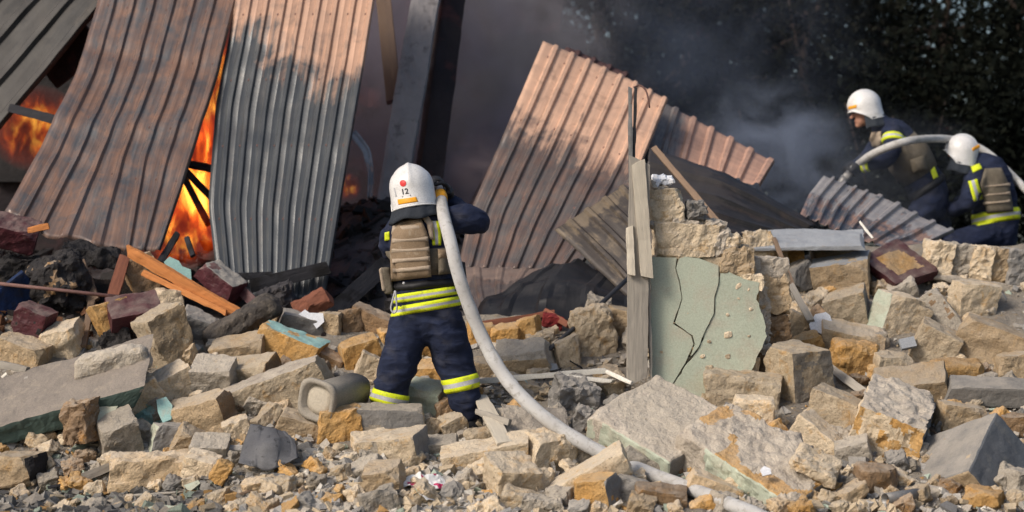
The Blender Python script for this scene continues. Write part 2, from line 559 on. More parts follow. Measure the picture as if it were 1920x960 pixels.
gx = np.concatenate([np.linspace(-150, -6, 10), np.linspace(-5.5, 5.5, 90), np.linspace(6, 150, 10)])
gy = np.concatenate([np.linspace(-120, 8, 10), np.linspace(8.5, 15, 70), np.linspace(16, 200, 12)])
GX, GY = np.meshgrid(gx, gy, indexing='ij')
gv = np.stack([GX.ravel(), GY.ravel(), np.zeros(GX.size)], -1)
gv[:, 2] = 0.015 * fbm(gv, 3.0, 3, 5) - 0.01
I = np.arange(GX.size).reshape(GX.shape)
gq = np.stack([I[:-1, :-1], I[1:, :-1], I[1:, 1:], I[:-1, 1:]], -1).reshape(-1, 4)
tag(link('ground', mesh_np('ground', gv, gq, [ground_mat()], smooth=True)), kind='structure')


def mound_mat():
    t = NT('rubble_fines')
    c = t.coord('Object', False)
    burn = t.n('ShaderNodeAttribute', attribute_name='burn').outputs['Fac']
    col = t.mix(t.ramp(t.noise(c, 2.5, 6), 0.38, 0.66), (0.37, 0.325, 0.265), (0.27, 0.24, 0.205))
    col = t.mix(t.ramp(t.noise(c, 14.0, 6, 0.7), 0.55, 0.7), col, (0.36, 0.26, 0.14))
    col = t.mix(t.ramp(t.noise(c, 60.0, 4, 0.7), 0.55, 0.7), col, (0.17, 0.155, 0.135))
    bc = t.mix(t.ramp(t.noise(c, 6.0, 5), 0.45, 0.7), (0.025, 0.022, 0.021), (0.09, 0.065, 0.05))
    bf = t.math('ADD', burn, t.math('MULTIPLY', t.math('SUBTRACT', t.noise(c, 4.0, 5), 0.5), 0.9))
    col = t.mix(t.ramp(bf, 0.42, 0.6), col, bc)
    return t.bsdf(col, 0.96, t.noise(c, 26.0, 8, 0.75), 1.0, 0.05, spec=0.1)


cols = np.linspace(-560, 2480, 260)
rows_t = np.linspace(-0.06, 1.0, 110)
mv, burn = [], []
for px in cols:
    py0, pyc, yc = lerpf(px, _PX, _PY0), lerpf(px, _PX, _PYC), lerpf(px, _PX, _YC)
    y0 = CAMH * F / (py0 - 480.0)
    for t in rows_t:
        py = py0 + (pyc - py0) * t
        mv.append(P(px, py, y0 + (yc - y0) * t))
        burn.append(np.clip((690 - px) / 180.0, 0, 1) * np.clip((650 - py) / 90.0, 0, 1) * 0.9)
    zc = P(px, pyc, yc).z
    for k, dy in enumerate([0.25, 0.6, 1.0, 1.5, 2.2, 3.2, 5, 8, 14, 30, 70, 150]):
        Y = yc + dy
        s = min(1, dy / 3.0)
        mv.append(Vector(((px - 960) * (yc + min(dy, 6) * 1.0 + max(0, dy - 6) * 2.0) / F, Y, zc * (1 - s) + 1.05 * s)))
        burn.append(0.95 if px < 1250 else 0.8)
mv = np.array([list(p) for p in mv])
nr = len(rows_t) + 12
nz = fbm(mv, 2.2, 4, 3)
mv[:, 2] += nz * 0.05 + fbm(mv, 11.0, 3, 9) * 0.028
I = np.arange(len(mv)).reshape(len(cols), nr)
mq = np.stack([I[:-1, :-1], I[1:, :-1], I[1:, 1:], I[:-1, 1:]], -1).reshape(-1, 4)
mme = mesh_np('rubble_mound', mv, mq, [mound_mat()])
at_ = mme.attributes.new('burn', 'FLOAT', 'POINT')
at_.data.foreach_set('value', np.array(burn, dtype=np.float32))
tag(link('rubble_mound', mme), 'dusty mound of crushed rubble below the ruined house', kind='structure')


# loose gravel and plaster crumbs on the mound: uncountable
def crumb_mat():
    t = NT('rubble_crumbs')
    c = t.coord('Object', False)
    a = t.n('ShaderNodeAttribute', attribute_name='tint').outputs['Color']
    col = t.mix(1.0, a, t.ramp(t.noise(c, 70.0, 4), 0.25, 0.75, (0.7, 0.7, 0.7, 1), (1.15, 1.15, 1.15, 1)), 'MULTIPLY')
    return t.bsdf(col, 0.95, t.noise(c, 80.0, 5, 0.7), 0.7, 0.01, spec=0.1)


def scatter_crumbs(name, n, sampler, sizes, palette, flat, label, seed):
    rg = np.random.default_rng(seed)
    V = np.zeros((n, 8, 3))
    base = np.array([[-1, -1, -1], [1, -1, -1], [1, 1, -1], [-1, 1, -1], [-1, -1, 1], [1, -1, 1], [1, 1, 1], [-1, 1, 1]], float)
    fq = np.array([[0, 3, 2, 1], [4, 5, 6, 7], [0, 1, 5, 4], [1, 2, 6, 5], [2, 3, 7, 6], [3, 0, 4, 7]])
    tint = np.zeros((n, 8, 4), np.float32)
    for k in range(n):
        px, py, up = sampler(rg)
        p = np.array(S(px, py, up))
        s = sizes(rg, px, py)
        dims = s * np.array([rg.uniform(0.6, 1.25), rg.uniform(0.5, 1.0), rg.uniform(0.16, 0.4) if rg.random() < flat else rg.uniform(0.5, 0.9)]) / 2
        b = (base + rg.uniform(-0.42, 0.42, (8, 3))) * dims
        tilt = 0.35 if dims[2] < dims[0] * 0.5 else 1.0
        m = np.array(Matrix.Rotation(rg.uniform(0, 6.28), 3, 'Z') @ Matrix.Rotation(0.4 + rg.normal() * tilt, 3, 'X') @ Matrix.Rotation(rg.normal() * tilt, 3, 'Y'))
        V[k] = b @ m.T + p + np.array([0, 0, dims[2] * 0.6])
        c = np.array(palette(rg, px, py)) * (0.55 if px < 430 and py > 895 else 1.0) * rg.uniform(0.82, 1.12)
        tint[k, :, :3] = c
        tint[k, :, 3] = 1
    Q = (fq[None] + 8 * np.arange(n)[:, None, None]).reshape(-1, 4)
    me = mesh_np(name, V.reshape(-1, 3), Q, [M['crumb']])
    a = me.attributes.new('tint', 'FLOAT_COLOR', 'POINT')
    a.data.foreach_set('color', tint.ravel())
    return tag(link(name, me), label, kind='stuff')


M['crumb'] = crumb_mat()
_pal = [(0.52, 0.42, 0.29), (0.44, 0.39, 0.325), (0.37, 0.345, 0.31), (0.28, 0.27, 0.255), (0.38, 0.44, 0.36), (0.48, 0.29, 0.12), (0.17, 0.165, 0.16), (0.60, 0.56, 0.49)]
_w0 = np.array([0.20, 0.28, 0.28, 0.08, 0.05, 0.03, 0.03, 0.05])


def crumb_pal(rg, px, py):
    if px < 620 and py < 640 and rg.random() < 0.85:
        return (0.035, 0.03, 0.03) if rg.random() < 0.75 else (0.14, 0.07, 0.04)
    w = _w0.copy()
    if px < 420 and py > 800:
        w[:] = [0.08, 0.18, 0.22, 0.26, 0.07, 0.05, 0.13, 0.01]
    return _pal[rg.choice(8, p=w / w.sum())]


def front_sampler(rg):
    px = rg.uniform(-150, 950) if rg.random() < 0.78 else rg.uniform(950, 2050)
    py = 985 - abs(rg.normal()) * 80
    return px, py, 0.0


def all_sampler(rg):
    px = rg.uniform(-200, 2150)
    return px, rg.uniform(lerpf(px, _PX, _PYC) + 45, 970), 0.0


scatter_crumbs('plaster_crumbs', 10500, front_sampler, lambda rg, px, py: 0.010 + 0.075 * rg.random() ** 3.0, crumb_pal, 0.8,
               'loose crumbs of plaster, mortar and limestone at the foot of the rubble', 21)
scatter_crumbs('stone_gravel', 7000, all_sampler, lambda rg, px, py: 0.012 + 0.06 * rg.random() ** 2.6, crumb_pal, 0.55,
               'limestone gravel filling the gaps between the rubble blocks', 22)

# charred heap inside the burning house
hx = np.linspace(-4.6, 2.6, 130)
hy = np.linspace(15.0, 18.8, 70)
HX, HY = np.meshgrid(hx, hy, indexing='ij')
hp = np.stack([HX.ravel(), HY.ravel(), np.zeros(HX.size)], -1)
bx = lerpf(hp[:, 0], [-4.6, -3.0, -1.6, -1.0, -0.3, 0.6, 2.6], [1.5, 1.4, 1.75, 2.05, 1.55, 1.2, 1.1])
ramp_ = np.clip((hp[:, 1] - 15.0) / 1.6, 0, 1)
hp[:, 2] = 0.95 + (bx - 0.95) * ramp_ ** 0.8 + 0.10 * fbm(hp, 2.5, 4, 31) + 0.05 * fbm(hp, 12, 3, 32)
I = np.arange(HX.size).reshape(HX.shape)
hq = np.stack([I[:-1, :-1], I[1:, :-1], I[1:, 1:], I[:-1, 1:]], -1).reshape(-1, 4)
tag(link('ash_heap', mesh_np('ash_heap', hp, hq, [M['ash']])), 'black and grey heap of ash and charred debris inside the ruin', kind='structure')


def heap_sampler_pts(n, seed):
    rg = np.random.default_rng(seed)
    idx = rg.choice(len(hp), n)
    return hp[idx] + rg.uniform(-0.02, 0.02, (n, 3)), rg


pts_, rg_ = heap_sampler_pts(2600, 33)
base8 = np.array([[-1, -1, -1], [1, -1, -1], [1, 1, -1], [-1, 1, -1], [-1, -1, 1], [1, -1, 1], [1, 1, 1], [-1, 1, 1]], float)
fq8 = np.array([[0, 3, 2, 1], [4, 5, 6, 7], [0, 1, 5, 4], [1, 2, 6, 5], [2, 3, 7, 6], [3, 0, 4, 7]])
CV, CQ = [], []
for k, p in enumerate(pts_):
    d = np.array([rg_.uniform(0.5, 3.2), rg_.uniform(0.3, 0.9), rg_.uniform(0.2, 0.7)]) * rg_.uniform(0.015, 0.055)
    m = np.array(Matrix.Rotation(rg_.uniform(0, 6.28), 3, 'Z') @ Matrix.Rotation(rg_.normal() * 0.6, 3, 'X') @ Matrix.Rotation(rg_.normal() * 0.5, 3, 'Y'))
    CV.append(((base8 + rg_.uniform(-0.3, 0.3, (8, 3))) * d) @ m.T + p)
    CQ.append(fq8 + 8 * k)
tag(link('charred_splinters', mesh_np('charred_splinters', np.concatenate(CV), np.concatenate(CQ), [M['char']])),
    'charred splinters strewn over the ash heap', kind='stuff')


# ------------------------------------------------------------------ burnt house wall far behind
def burnt_wall_mat():
    t = NT('sooty_wall')
    c = t.coord('Object', False)
    col = t.mix(t.ramp(t.noise(c, 1.1, 6), 0.4, 0.65), (0.045, 0.036, 0.036), (0.024, 0.022, 0.026))
    col = t.mix(t.ramp(t.noise(c, 2.6, 6, 0.6, 0.6), 0.56, 0.7), col, (0.085, 0.04, 0.04))
    return t.bsdf(col, 0.95, t.noise(c, 18.0, 6, 0.7), 0.6, 0.03, spec=0.1)


M['sooty'] = burnt_wall_mat()
bw = thing('burnt_house_wall', 'soot blackened house wall standing behind the fire and smoke', 'wall', (-3.6, 19.2, 0.9))
v, q, fid, ch = rock_arrays(9.6, 5.6, 0.35, 77, rnd=0.02, rough=0.03, chips=5, res=0.18, maxn=60, depth=(0.8, 0.95))
part('wall', v + np.array([-4.35, 19.2, 3.4]), q, M['sooty'], bw)
for k, (x0, x1, z0, z1) in enumerate([(-4.9, -4.0, 2.2, 3.5), (-0.2, 0.7, 2.2, 3.6)]):
    fv, fq_, _ = boxgrid(((x1 - x0) / 2, 0.06, (z1 - z0) / 2), (4, 1, 4))
    part('window', fv + np.array([(x0 + x1) / 2, 19.0, (z0 + z1) / 2]), fq_, M['char'], bw)


# ------------------------------------------------------------------ trees
def leaf_mat(name, c1, c2, c3=None, at=(0.6, 0.72)):
    t = NT(name)
    a = t.n('ShaderNodeAttribute', attribute_name='tint').outputs['Fac']
    c = t.coord('Object', True)
    col = t.mix(a, c1, c2)
    if c3:
        col = t.mix(t.ramp(t.noise(c, 1.6, 3), *at), col, c3)
    return t.bsdf(col, 0.9, None, spec=0.05)


M['leaf'] = leaf_mat('leaf_dark', (0.0035, 0.005, 0.004), (0.008, 0.0095, 0.0065))  # leaf colours darkened in place of shade over the far trees
M['leafr'] = leaf_mat('leaf_shade_reddish', (0.005, 0.006, 0.0045), (0.013, 0.013, 0.009), (0.06, 0.018, 0.012), (0.66, 0.74))
M['bark'] = plain_mat('bark', (0.085, 0.062, 0.05), (0.055, 0.043, 0.036), 8.0, 0.95, 0.8)


def make_tree(base, height, crown_c, crown_r, nleaf, label, seed, mat='leaf', lsize=0.05, trunk_r=0.11):
    rg = np.random.default_rng(seed)
    base = Vector(base)
    root = thing('tree', label, 'tree', base, 'dark trees behind the ruin')
    cc = Vector(crown_c)
    top = cc + Vector((0, 0, crown_r[2] * 0.5))
    V, Q = [], []
    nv = 0

    def add(pts, rad):
        nonlocal nv
        a, b = tube_arrays(pts, rad, 8)
        V.append(a)
        Q.extend([tuple(i + nv for i in f) for f in b])
        nv += len(a)
    tp = catmull([base - Vector((0, 0, 0.1)), base.lerp(top, 0.35) + Vector((rg.normal() * 0.12, rg.normal() * 0.1, 0)), base.lerp(top, 0.7) + Vector((rg.normal() * 0.15, 0, 0)), top], 14)
    add(tp, [trunk_r * (1 - 0.8 * i / 14) for i in range(15)])
    ends = []
    for k in range(13):
        i = int(rg.integers(4, 13))
        s = tp[i]
        d = Vector(rg.normal(size=3))
        d.z = abs(d.z) * 0.6 - 0.1
        d.normalize()
        e = s + Vector((d.x * crown_r[0], d.y * crown_r[1], d.z * crown_r[2])) * rg.uniform(0.6, 1.0)
        mid = s.lerp(e, 0.5) + Vector(rg.normal(size=3)) * 0.12
        add(catmull([s, mid, e], 6), [trunk_r * 0.4 * (1 - 0.85 * j / 6) for j in range(7)])
        ends += [mid, e, s.lerp(e, 0.75)]
    part_v = np.concatenate(V)
    o = link('trunk', mesh_py('trunk', part_v - np.array(base), Q, M['bark']), root)
    # crown: leaf-sized faces gathered in clumps
    ncl = 110
    dirs = rg.normal(size=(ncl, 3))
    dirs /= np.linalg.norm(dirs, axis=1, keepdims=True)
    cen = np.array(cc) + dirs * np.array(crown_r) * (rg.uniform(0.15, 1.0, (ncl, 1)) ** 0.5)
    cen = np.concatenate([cen, np.array([list(e) for e in ends])])
    csz = rg.uniform(0.14, 0.38, len(cen))
    ci = rg.choice(len(cen), nleaf)
    pos = cen[ci] + rg.normal(size=(nleaf, 3)) * csz[ci][:, None] * np.array([1, 1, 0.75])
    a = rg.normal(size=(nleaf, 3))
    a /= np.linalg.norm(a, axis=1, keepdims=True)
    b = np.cross(a, rg.normal(size=(nleaf, 3)))
    b /= np.linalg.norm(b, axis=1, keepdims=True)
    ls = lsize * rg.uniform(0.6, 1.3, (nleaf, 1))
    quad = np.stack([pos - a * ls, pos + b * ls * 0.42, pos + a * ls, pos - b * ls * 0.42], 1).reshape(-1, 3)
    qq = np.arange(nleaf * 4).reshape(-1, 4)
    me = mesh_np('crown', quad - np.array(base), qq, [M[mat]])
    at = me.attributes.new('tint', 'FLOAT', 'POINT')
    at.data.foreach_set('value', np.repeat(rg.random(nleaf).astype(np.float32), 4))
    link('crown', me, root)
    return root


for k, (px, py, Y, rx, rz, n, mat, label) in enumerate([
    (1120, 60, 23.5, 1.5, 1.5, 9000, 'leaf', 'dark tree crown with bright sky gaps above the tall peach sheet'),
    (1330, 120, 22.5, 1.5, 1.8, 13000, 'leafr', 'dark reddish leaved tree left of the stooping firefighters'),
    (1560, 110, 22.0, 1.6, 1.9, 8500, 'leafr', 'dark tree with reddish leaves straight behind the bent firefighter'),
    (1790, 100, 22.8, 1.7, 2.0, 8000, 'leaf', 'dark bare limbed tree behind the two far firefighters'),
    (2010, 160, 21.5, 1.5, 2.0, 12000, 'leaf', 'dark tree cut by the right edge behind the crouching firefighter'),
    (1440, 60, 26.5, 2.2, 2.6, 30000, 'leaf', 'furthest dark tree filling the gap behind the middle trees'),
    (1160, 90, 27.5, 2.0, 2.4, 16000, 'leaf', 'furthest dark tree right of the smoke column'),
    (1900, 60, 27.0, 2.3, 2.8, 26000, 'leaf', 'furthest dark tree at the upper right corner'),
]):
    c = P(px, py, Y)
    make_tree((c.x + 0.1 * (-1) ** k, Y, 0.95), 4, (c.x, Y, c.z), (rx, rx * 0.8, rz), n, label, 300 + k, mat)


def make_bush(px, py, Y, rx, rz, n, label, seed):
    c = P(px, py, Y)
    rg = np.random.default_rng(seed)
    base = Vector((c.x, Y, 0.95))
    root = thing('bush', label, 'bush', base, 'dark bushes behind the ruin')
    V, Q, nv = [], [], 0
    for j in range(7):
        e = c + Vector((rg.normal() * rx * 0.5, rg.normal() * 0.3, rg.uniform(-0.2, 0.8) * rz))
        a, b = tube_arrays(catmull([base, base.lerp(e, 0.5) + Vector((rg.normal() * 0.1, 0, 0.05)), e], 6), [0.03 * (1 - 0.8 * i / 6) for i in range(7)], 6)
        V.append(a)
        Q += [tuple(i + nv for i in f) for f in b]
        nv += len(a)
    link('stem', mesh_py('stem', np.concatenate(V) - np.array(base), Q, M['bark']), root)
    cen = np.array(c) + rg.normal(size=(50, 3)) * np.array([rx, 0.35, rz]) * 0.5
    ci = rg.choice(50, n)
    pos = cen[ci] + rg.normal(size=(n, 3)) * 0.17
    a = rg.normal(size=(n, 3))
    a /= np.linalg.norm(a, axis=1, keepdims=True)
    b = np.cross(a, rg.normal(size=(n, 3)))
    b /= np.linalg.norm(b, axis=1, keepdims=True)
    ls = 0.05 * rg.uniform(0.6, 1.3, (n, 1))
    quad = np.stack([pos - a * ls, pos + b * ls * 0.42, pos + a * ls, pos - b * ls * 0.42], 1).reshape(-1, 3)
    me = mesh_np('foliage', quad - np.array(base), np.arange(n * 4).reshape(-1, 4), [M['leaf']])
    at = me.attributes.new('tint', 'FLOAT', 'POINT')
    at.data.foreach_set('value', np.repeat(rg.random(n).astype(np.float32), 4))
    link('foliage', me, root)


make_bush(1260, 330, 20.5, 1.0, 0.9, 6000, 'dark low bush in smoke behind the small fallen sheet', 401)
make_bush(1480, 330, 20.2, 1.0, 1.0, 6000, 'dark bush between the fallen sheets and the bent firefighter', 402)
make_bush(1700, 330, 19.8, 1.0, 1.1, 7000, 'dark bush directly behind the bent firefighter', 403)
make_bush(1900, 330, 19.6, 1.0, 1.1, 7000, 'dark bush behind the crouching firefighter at the right edge', 404)

# ================================================================== roofing sheets
def row_at(row, u):
    n = len(row) - 1
    s = u * n
    i = min(int(s), n - 1)
    return row[i].lerp(row[i + 1], s - i)


def sheet(name, rows, ribs, mat, label, rib_h=0.028, dent=0.012, seed=1, nv=70, ragged=0.0, pan=0.62, cat='roofing sheet', thick=0.003, crumple=0.0, creases=(), screws=(), swage=0.05):
    """ribbed steel sheet through rows of (px, py, Y); the ribs run from the first row to the last"""
    rws = [[P(*p) for p in r] for r in rows]
    prof = [(0.0, 0), (pan * 0.40, 0), (pan * 0.5, swage), (pan * 0.60, 0), (pan, 0), (pan + 0.10, 1), (0.90, 1)]
    us, hs = [], []
    for k in range(ribs):
        for a, b in prof:
            us.append((k + a) / ribs)
            hs.append(b)
    us.append(1.0)
    hs.append(0)
    us, hs = np.array(us), np.array(hs)
    nu = len(us)
    grid = np.zeros((nv + 1, nu, 3))
    for j, u in enumerate(us):
        kp = np.array([list(row_at(r, u)) for r in rws])
        dk = np.concatenate([[0], np.cumsum(np.linalg.norm(np.diff(kp, axis=0), axis=1))])
        tt = np.linspace(0, dk[-1], nv + 1)
        line = np.stack([np.interp(tt, dk, kp[:, a]) for a in range(3)], -1)
        for _ in range(3):                      # stiff bends, not a curtain
            line[1:-1] = (line[:-2] + line[1:-1] * 2 + line[2:]) / 4
        grid[:, j] = line
    du = np.gradient(grid, axis=1)
    dv = np.gradient(grid, axis=0)
    nrm = np.cross(du, dv)
    nrm /= np.maximum(np.linalg.norm(nrm, axis=2, keepdims=True), 1e-9)
    if nrm[..., 1].mean() > 0:
        nrm = -nrm
    flat = grid.reshape(-1, 3)
    dn = fbm(flat, 1.6, 3, seed) * dent + fbm(flat, 6.0, 2, seed + 5) * dent * 0.25
    if crumple:
        dn += (1 - np.abs(fbm(flat, 3.0, 2, seed + 8)) * 2.2) * crumple
    vv_ = np.repeat(np.linspace(0, 1, nv + 1), nu)
    uu_ = np.tile(us, nv + 1)
    for cv, ca, cs in creases:
        dn += ca * np.clip(1 - np.abs(vv_ - cv - cs * (uu_ - 0.5)) / 0.045, 0, 1) * (0.6 + 0.6 * fbm(flat, 2.0, 2, seed + 33))
    fade = np.clip(1.0 - 0.35 * np.abs(fbm(flat, 2.5, 2, seed + 9)), 0.4, 1).reshape(nv + 1, nu)
    off = hs[None, :] * rib_h * fade + dn.reshape(nv + 1, nu)
    grid = grid + nrm * off[..., None]
    if ragged:
        jit = fbm(np.stack([us * 9, us * 0, us * 0], -1), 1.0, 3, seed + 3) * ragged
        last = (grid[-1] - grid[-2])
        last /= np.maximum(np.linalg.norm(last, axis=1, keepdims=True), 1e-9)
        for k in range(6):
            grid[nv - k] += last * (jit * (1 - k / 6))[:, None]
    c = grid.reshape(-1, 3).mean(0)
    I = np.arange((nv + 1) * nu).reshape(nv + 1, nu)
    q = np.stack([I[:-1, :-1], I[:-1, 1:], I[1:, 1:], I[1:, :-1]], -1).reshape(-1, 4)
    uv = np.stack(np.broadcast_arrays(us[None, :], np.linspace(0, 1, nv + 1)[:, None]), -1).reshape(-1, 2)
    me = mesh_np(name, grid.reshape(-1, 3) - c, q, [mat], uv=uv, smooth=True)
    me.set_sharp_from_angle(angle=R(22))
    o = link(name, me, None, c)
    md = o.modifiers.new('thickness', 'SOLIDIFY')
    md.thickness = thick
    md.offset = 0
    if screws:
        SV, SQ = [], []
        ang_ = np.linspace(0, 2 * math.pi, 7)[:-1]
        for cv in screws:
            i = int(cv * nv)
            for k in range(ribs):
                j = k * 7 + 4
                p0, nn = grid[i, j], nrm[i, j]
                a_ = np.cross(nn, [0.3, 0.1, 1.0])
                a_ /= np.linalg.norm(a_)
                b_ = np.cross(nn, a_)
                b0 = len(SV)
                for hh, rr in ((0.0, 0.012), (0.006, 0.009)):
                    for t_ in ang_:
                        SV.append(p0 + nn * (hh + 0.001) + (a_ * math.cos(t_) + b_ * math.sin(t_)) * rr)
                SQ += [(b0 + m, b0 + (m + 1) % 6, b0 + 6 + (m + 1) % 6, b0 + 6 + m) for m in range(6)]
                SQ += [(b0 + 6, b0 + 7, b0 + 8, b0 + 9), (b0 + 6, b0 + 9, b0 + 10, b0 + 11)]
        so_ = link('screws', mesh_np('screws', np.array(SV) - c, SQ, [M['rustrod']]), o)
        so_['kind'] = 'stuff'
    return tag(o, label, cat)


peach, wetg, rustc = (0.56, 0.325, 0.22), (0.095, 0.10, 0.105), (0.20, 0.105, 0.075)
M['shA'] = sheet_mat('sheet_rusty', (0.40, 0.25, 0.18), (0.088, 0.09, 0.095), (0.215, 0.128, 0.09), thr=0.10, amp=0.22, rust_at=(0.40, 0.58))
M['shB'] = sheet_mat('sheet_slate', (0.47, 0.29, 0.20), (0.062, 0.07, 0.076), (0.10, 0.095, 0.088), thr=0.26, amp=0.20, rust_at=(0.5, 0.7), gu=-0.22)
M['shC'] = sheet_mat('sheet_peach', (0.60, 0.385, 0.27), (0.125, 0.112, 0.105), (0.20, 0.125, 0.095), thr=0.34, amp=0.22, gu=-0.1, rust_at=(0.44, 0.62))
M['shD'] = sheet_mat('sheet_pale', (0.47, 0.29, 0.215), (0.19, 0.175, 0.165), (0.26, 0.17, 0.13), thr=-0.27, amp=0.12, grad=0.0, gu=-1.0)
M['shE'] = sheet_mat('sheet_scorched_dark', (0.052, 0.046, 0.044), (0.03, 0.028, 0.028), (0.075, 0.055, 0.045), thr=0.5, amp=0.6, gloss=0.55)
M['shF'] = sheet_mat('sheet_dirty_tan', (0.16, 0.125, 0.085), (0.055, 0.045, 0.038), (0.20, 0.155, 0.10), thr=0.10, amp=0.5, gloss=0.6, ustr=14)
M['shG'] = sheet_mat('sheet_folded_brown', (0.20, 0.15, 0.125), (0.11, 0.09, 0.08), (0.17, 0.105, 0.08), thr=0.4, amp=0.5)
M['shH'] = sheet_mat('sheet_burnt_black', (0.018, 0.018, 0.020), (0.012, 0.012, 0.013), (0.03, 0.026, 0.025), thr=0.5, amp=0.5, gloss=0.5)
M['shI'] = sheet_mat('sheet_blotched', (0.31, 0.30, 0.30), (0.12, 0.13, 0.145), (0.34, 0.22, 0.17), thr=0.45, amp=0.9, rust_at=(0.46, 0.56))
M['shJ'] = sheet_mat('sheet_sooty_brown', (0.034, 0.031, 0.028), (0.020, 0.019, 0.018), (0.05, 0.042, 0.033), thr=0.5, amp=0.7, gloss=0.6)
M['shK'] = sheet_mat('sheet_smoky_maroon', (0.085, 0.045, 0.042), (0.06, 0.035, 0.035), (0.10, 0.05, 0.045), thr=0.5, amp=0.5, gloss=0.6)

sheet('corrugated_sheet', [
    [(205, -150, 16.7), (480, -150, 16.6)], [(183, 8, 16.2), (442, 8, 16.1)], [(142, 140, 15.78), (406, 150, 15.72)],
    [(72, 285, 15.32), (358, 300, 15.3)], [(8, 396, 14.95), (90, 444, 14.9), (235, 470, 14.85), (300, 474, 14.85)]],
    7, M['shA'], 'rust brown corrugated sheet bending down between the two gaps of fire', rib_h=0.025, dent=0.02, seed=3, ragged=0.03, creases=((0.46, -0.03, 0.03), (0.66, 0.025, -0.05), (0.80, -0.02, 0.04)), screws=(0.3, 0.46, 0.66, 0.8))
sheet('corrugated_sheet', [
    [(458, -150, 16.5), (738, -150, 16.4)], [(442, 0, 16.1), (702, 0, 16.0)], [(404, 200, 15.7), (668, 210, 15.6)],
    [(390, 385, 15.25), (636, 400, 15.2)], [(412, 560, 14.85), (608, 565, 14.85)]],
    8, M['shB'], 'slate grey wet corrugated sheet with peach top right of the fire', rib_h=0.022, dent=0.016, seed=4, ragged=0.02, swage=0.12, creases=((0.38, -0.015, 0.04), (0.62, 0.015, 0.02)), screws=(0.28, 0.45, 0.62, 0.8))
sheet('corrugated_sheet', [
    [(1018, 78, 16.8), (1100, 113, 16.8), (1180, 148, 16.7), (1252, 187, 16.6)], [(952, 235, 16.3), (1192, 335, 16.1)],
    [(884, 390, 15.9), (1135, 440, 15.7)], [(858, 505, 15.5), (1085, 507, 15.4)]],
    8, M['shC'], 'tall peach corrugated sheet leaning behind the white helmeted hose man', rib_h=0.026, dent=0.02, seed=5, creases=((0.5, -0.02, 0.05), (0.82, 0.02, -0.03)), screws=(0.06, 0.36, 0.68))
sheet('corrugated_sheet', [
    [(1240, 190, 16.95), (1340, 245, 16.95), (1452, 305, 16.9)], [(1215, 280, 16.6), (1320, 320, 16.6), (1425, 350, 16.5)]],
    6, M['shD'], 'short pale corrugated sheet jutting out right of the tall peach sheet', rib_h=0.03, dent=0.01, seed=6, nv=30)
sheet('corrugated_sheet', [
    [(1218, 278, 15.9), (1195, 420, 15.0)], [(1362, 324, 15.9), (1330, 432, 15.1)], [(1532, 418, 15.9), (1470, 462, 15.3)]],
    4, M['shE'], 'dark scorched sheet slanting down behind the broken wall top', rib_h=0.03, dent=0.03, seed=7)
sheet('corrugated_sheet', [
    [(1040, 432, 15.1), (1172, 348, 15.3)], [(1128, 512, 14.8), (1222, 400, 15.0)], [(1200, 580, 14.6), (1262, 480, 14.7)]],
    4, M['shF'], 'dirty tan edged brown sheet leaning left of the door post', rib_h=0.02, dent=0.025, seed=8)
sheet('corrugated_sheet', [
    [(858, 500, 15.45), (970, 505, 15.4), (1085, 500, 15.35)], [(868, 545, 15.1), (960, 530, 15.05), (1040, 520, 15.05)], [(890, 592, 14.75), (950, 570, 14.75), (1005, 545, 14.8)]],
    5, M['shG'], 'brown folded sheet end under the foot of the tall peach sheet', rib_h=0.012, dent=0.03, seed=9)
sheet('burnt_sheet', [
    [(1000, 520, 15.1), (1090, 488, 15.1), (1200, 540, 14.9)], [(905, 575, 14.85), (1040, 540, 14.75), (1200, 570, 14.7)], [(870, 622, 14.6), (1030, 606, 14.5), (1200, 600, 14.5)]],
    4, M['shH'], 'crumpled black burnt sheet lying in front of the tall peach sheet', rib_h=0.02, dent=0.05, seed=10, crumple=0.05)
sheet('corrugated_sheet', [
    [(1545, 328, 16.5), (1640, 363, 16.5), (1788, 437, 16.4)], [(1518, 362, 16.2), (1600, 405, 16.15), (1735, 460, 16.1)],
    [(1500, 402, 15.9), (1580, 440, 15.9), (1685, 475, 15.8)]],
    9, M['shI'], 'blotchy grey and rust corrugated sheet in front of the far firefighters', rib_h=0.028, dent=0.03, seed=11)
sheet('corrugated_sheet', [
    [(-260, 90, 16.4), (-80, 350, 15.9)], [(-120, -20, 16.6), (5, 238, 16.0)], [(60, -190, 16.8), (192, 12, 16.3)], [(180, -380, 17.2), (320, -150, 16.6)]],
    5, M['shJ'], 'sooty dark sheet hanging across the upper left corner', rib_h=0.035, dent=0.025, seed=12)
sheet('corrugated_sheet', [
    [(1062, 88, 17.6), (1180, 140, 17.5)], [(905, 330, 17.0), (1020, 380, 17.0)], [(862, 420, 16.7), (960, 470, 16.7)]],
    4, M['shK'], 'smoke dimmed maroon sheet half hidden behind the tall peach sheet', rib_h=0.03, dent=0.02, seed=13)
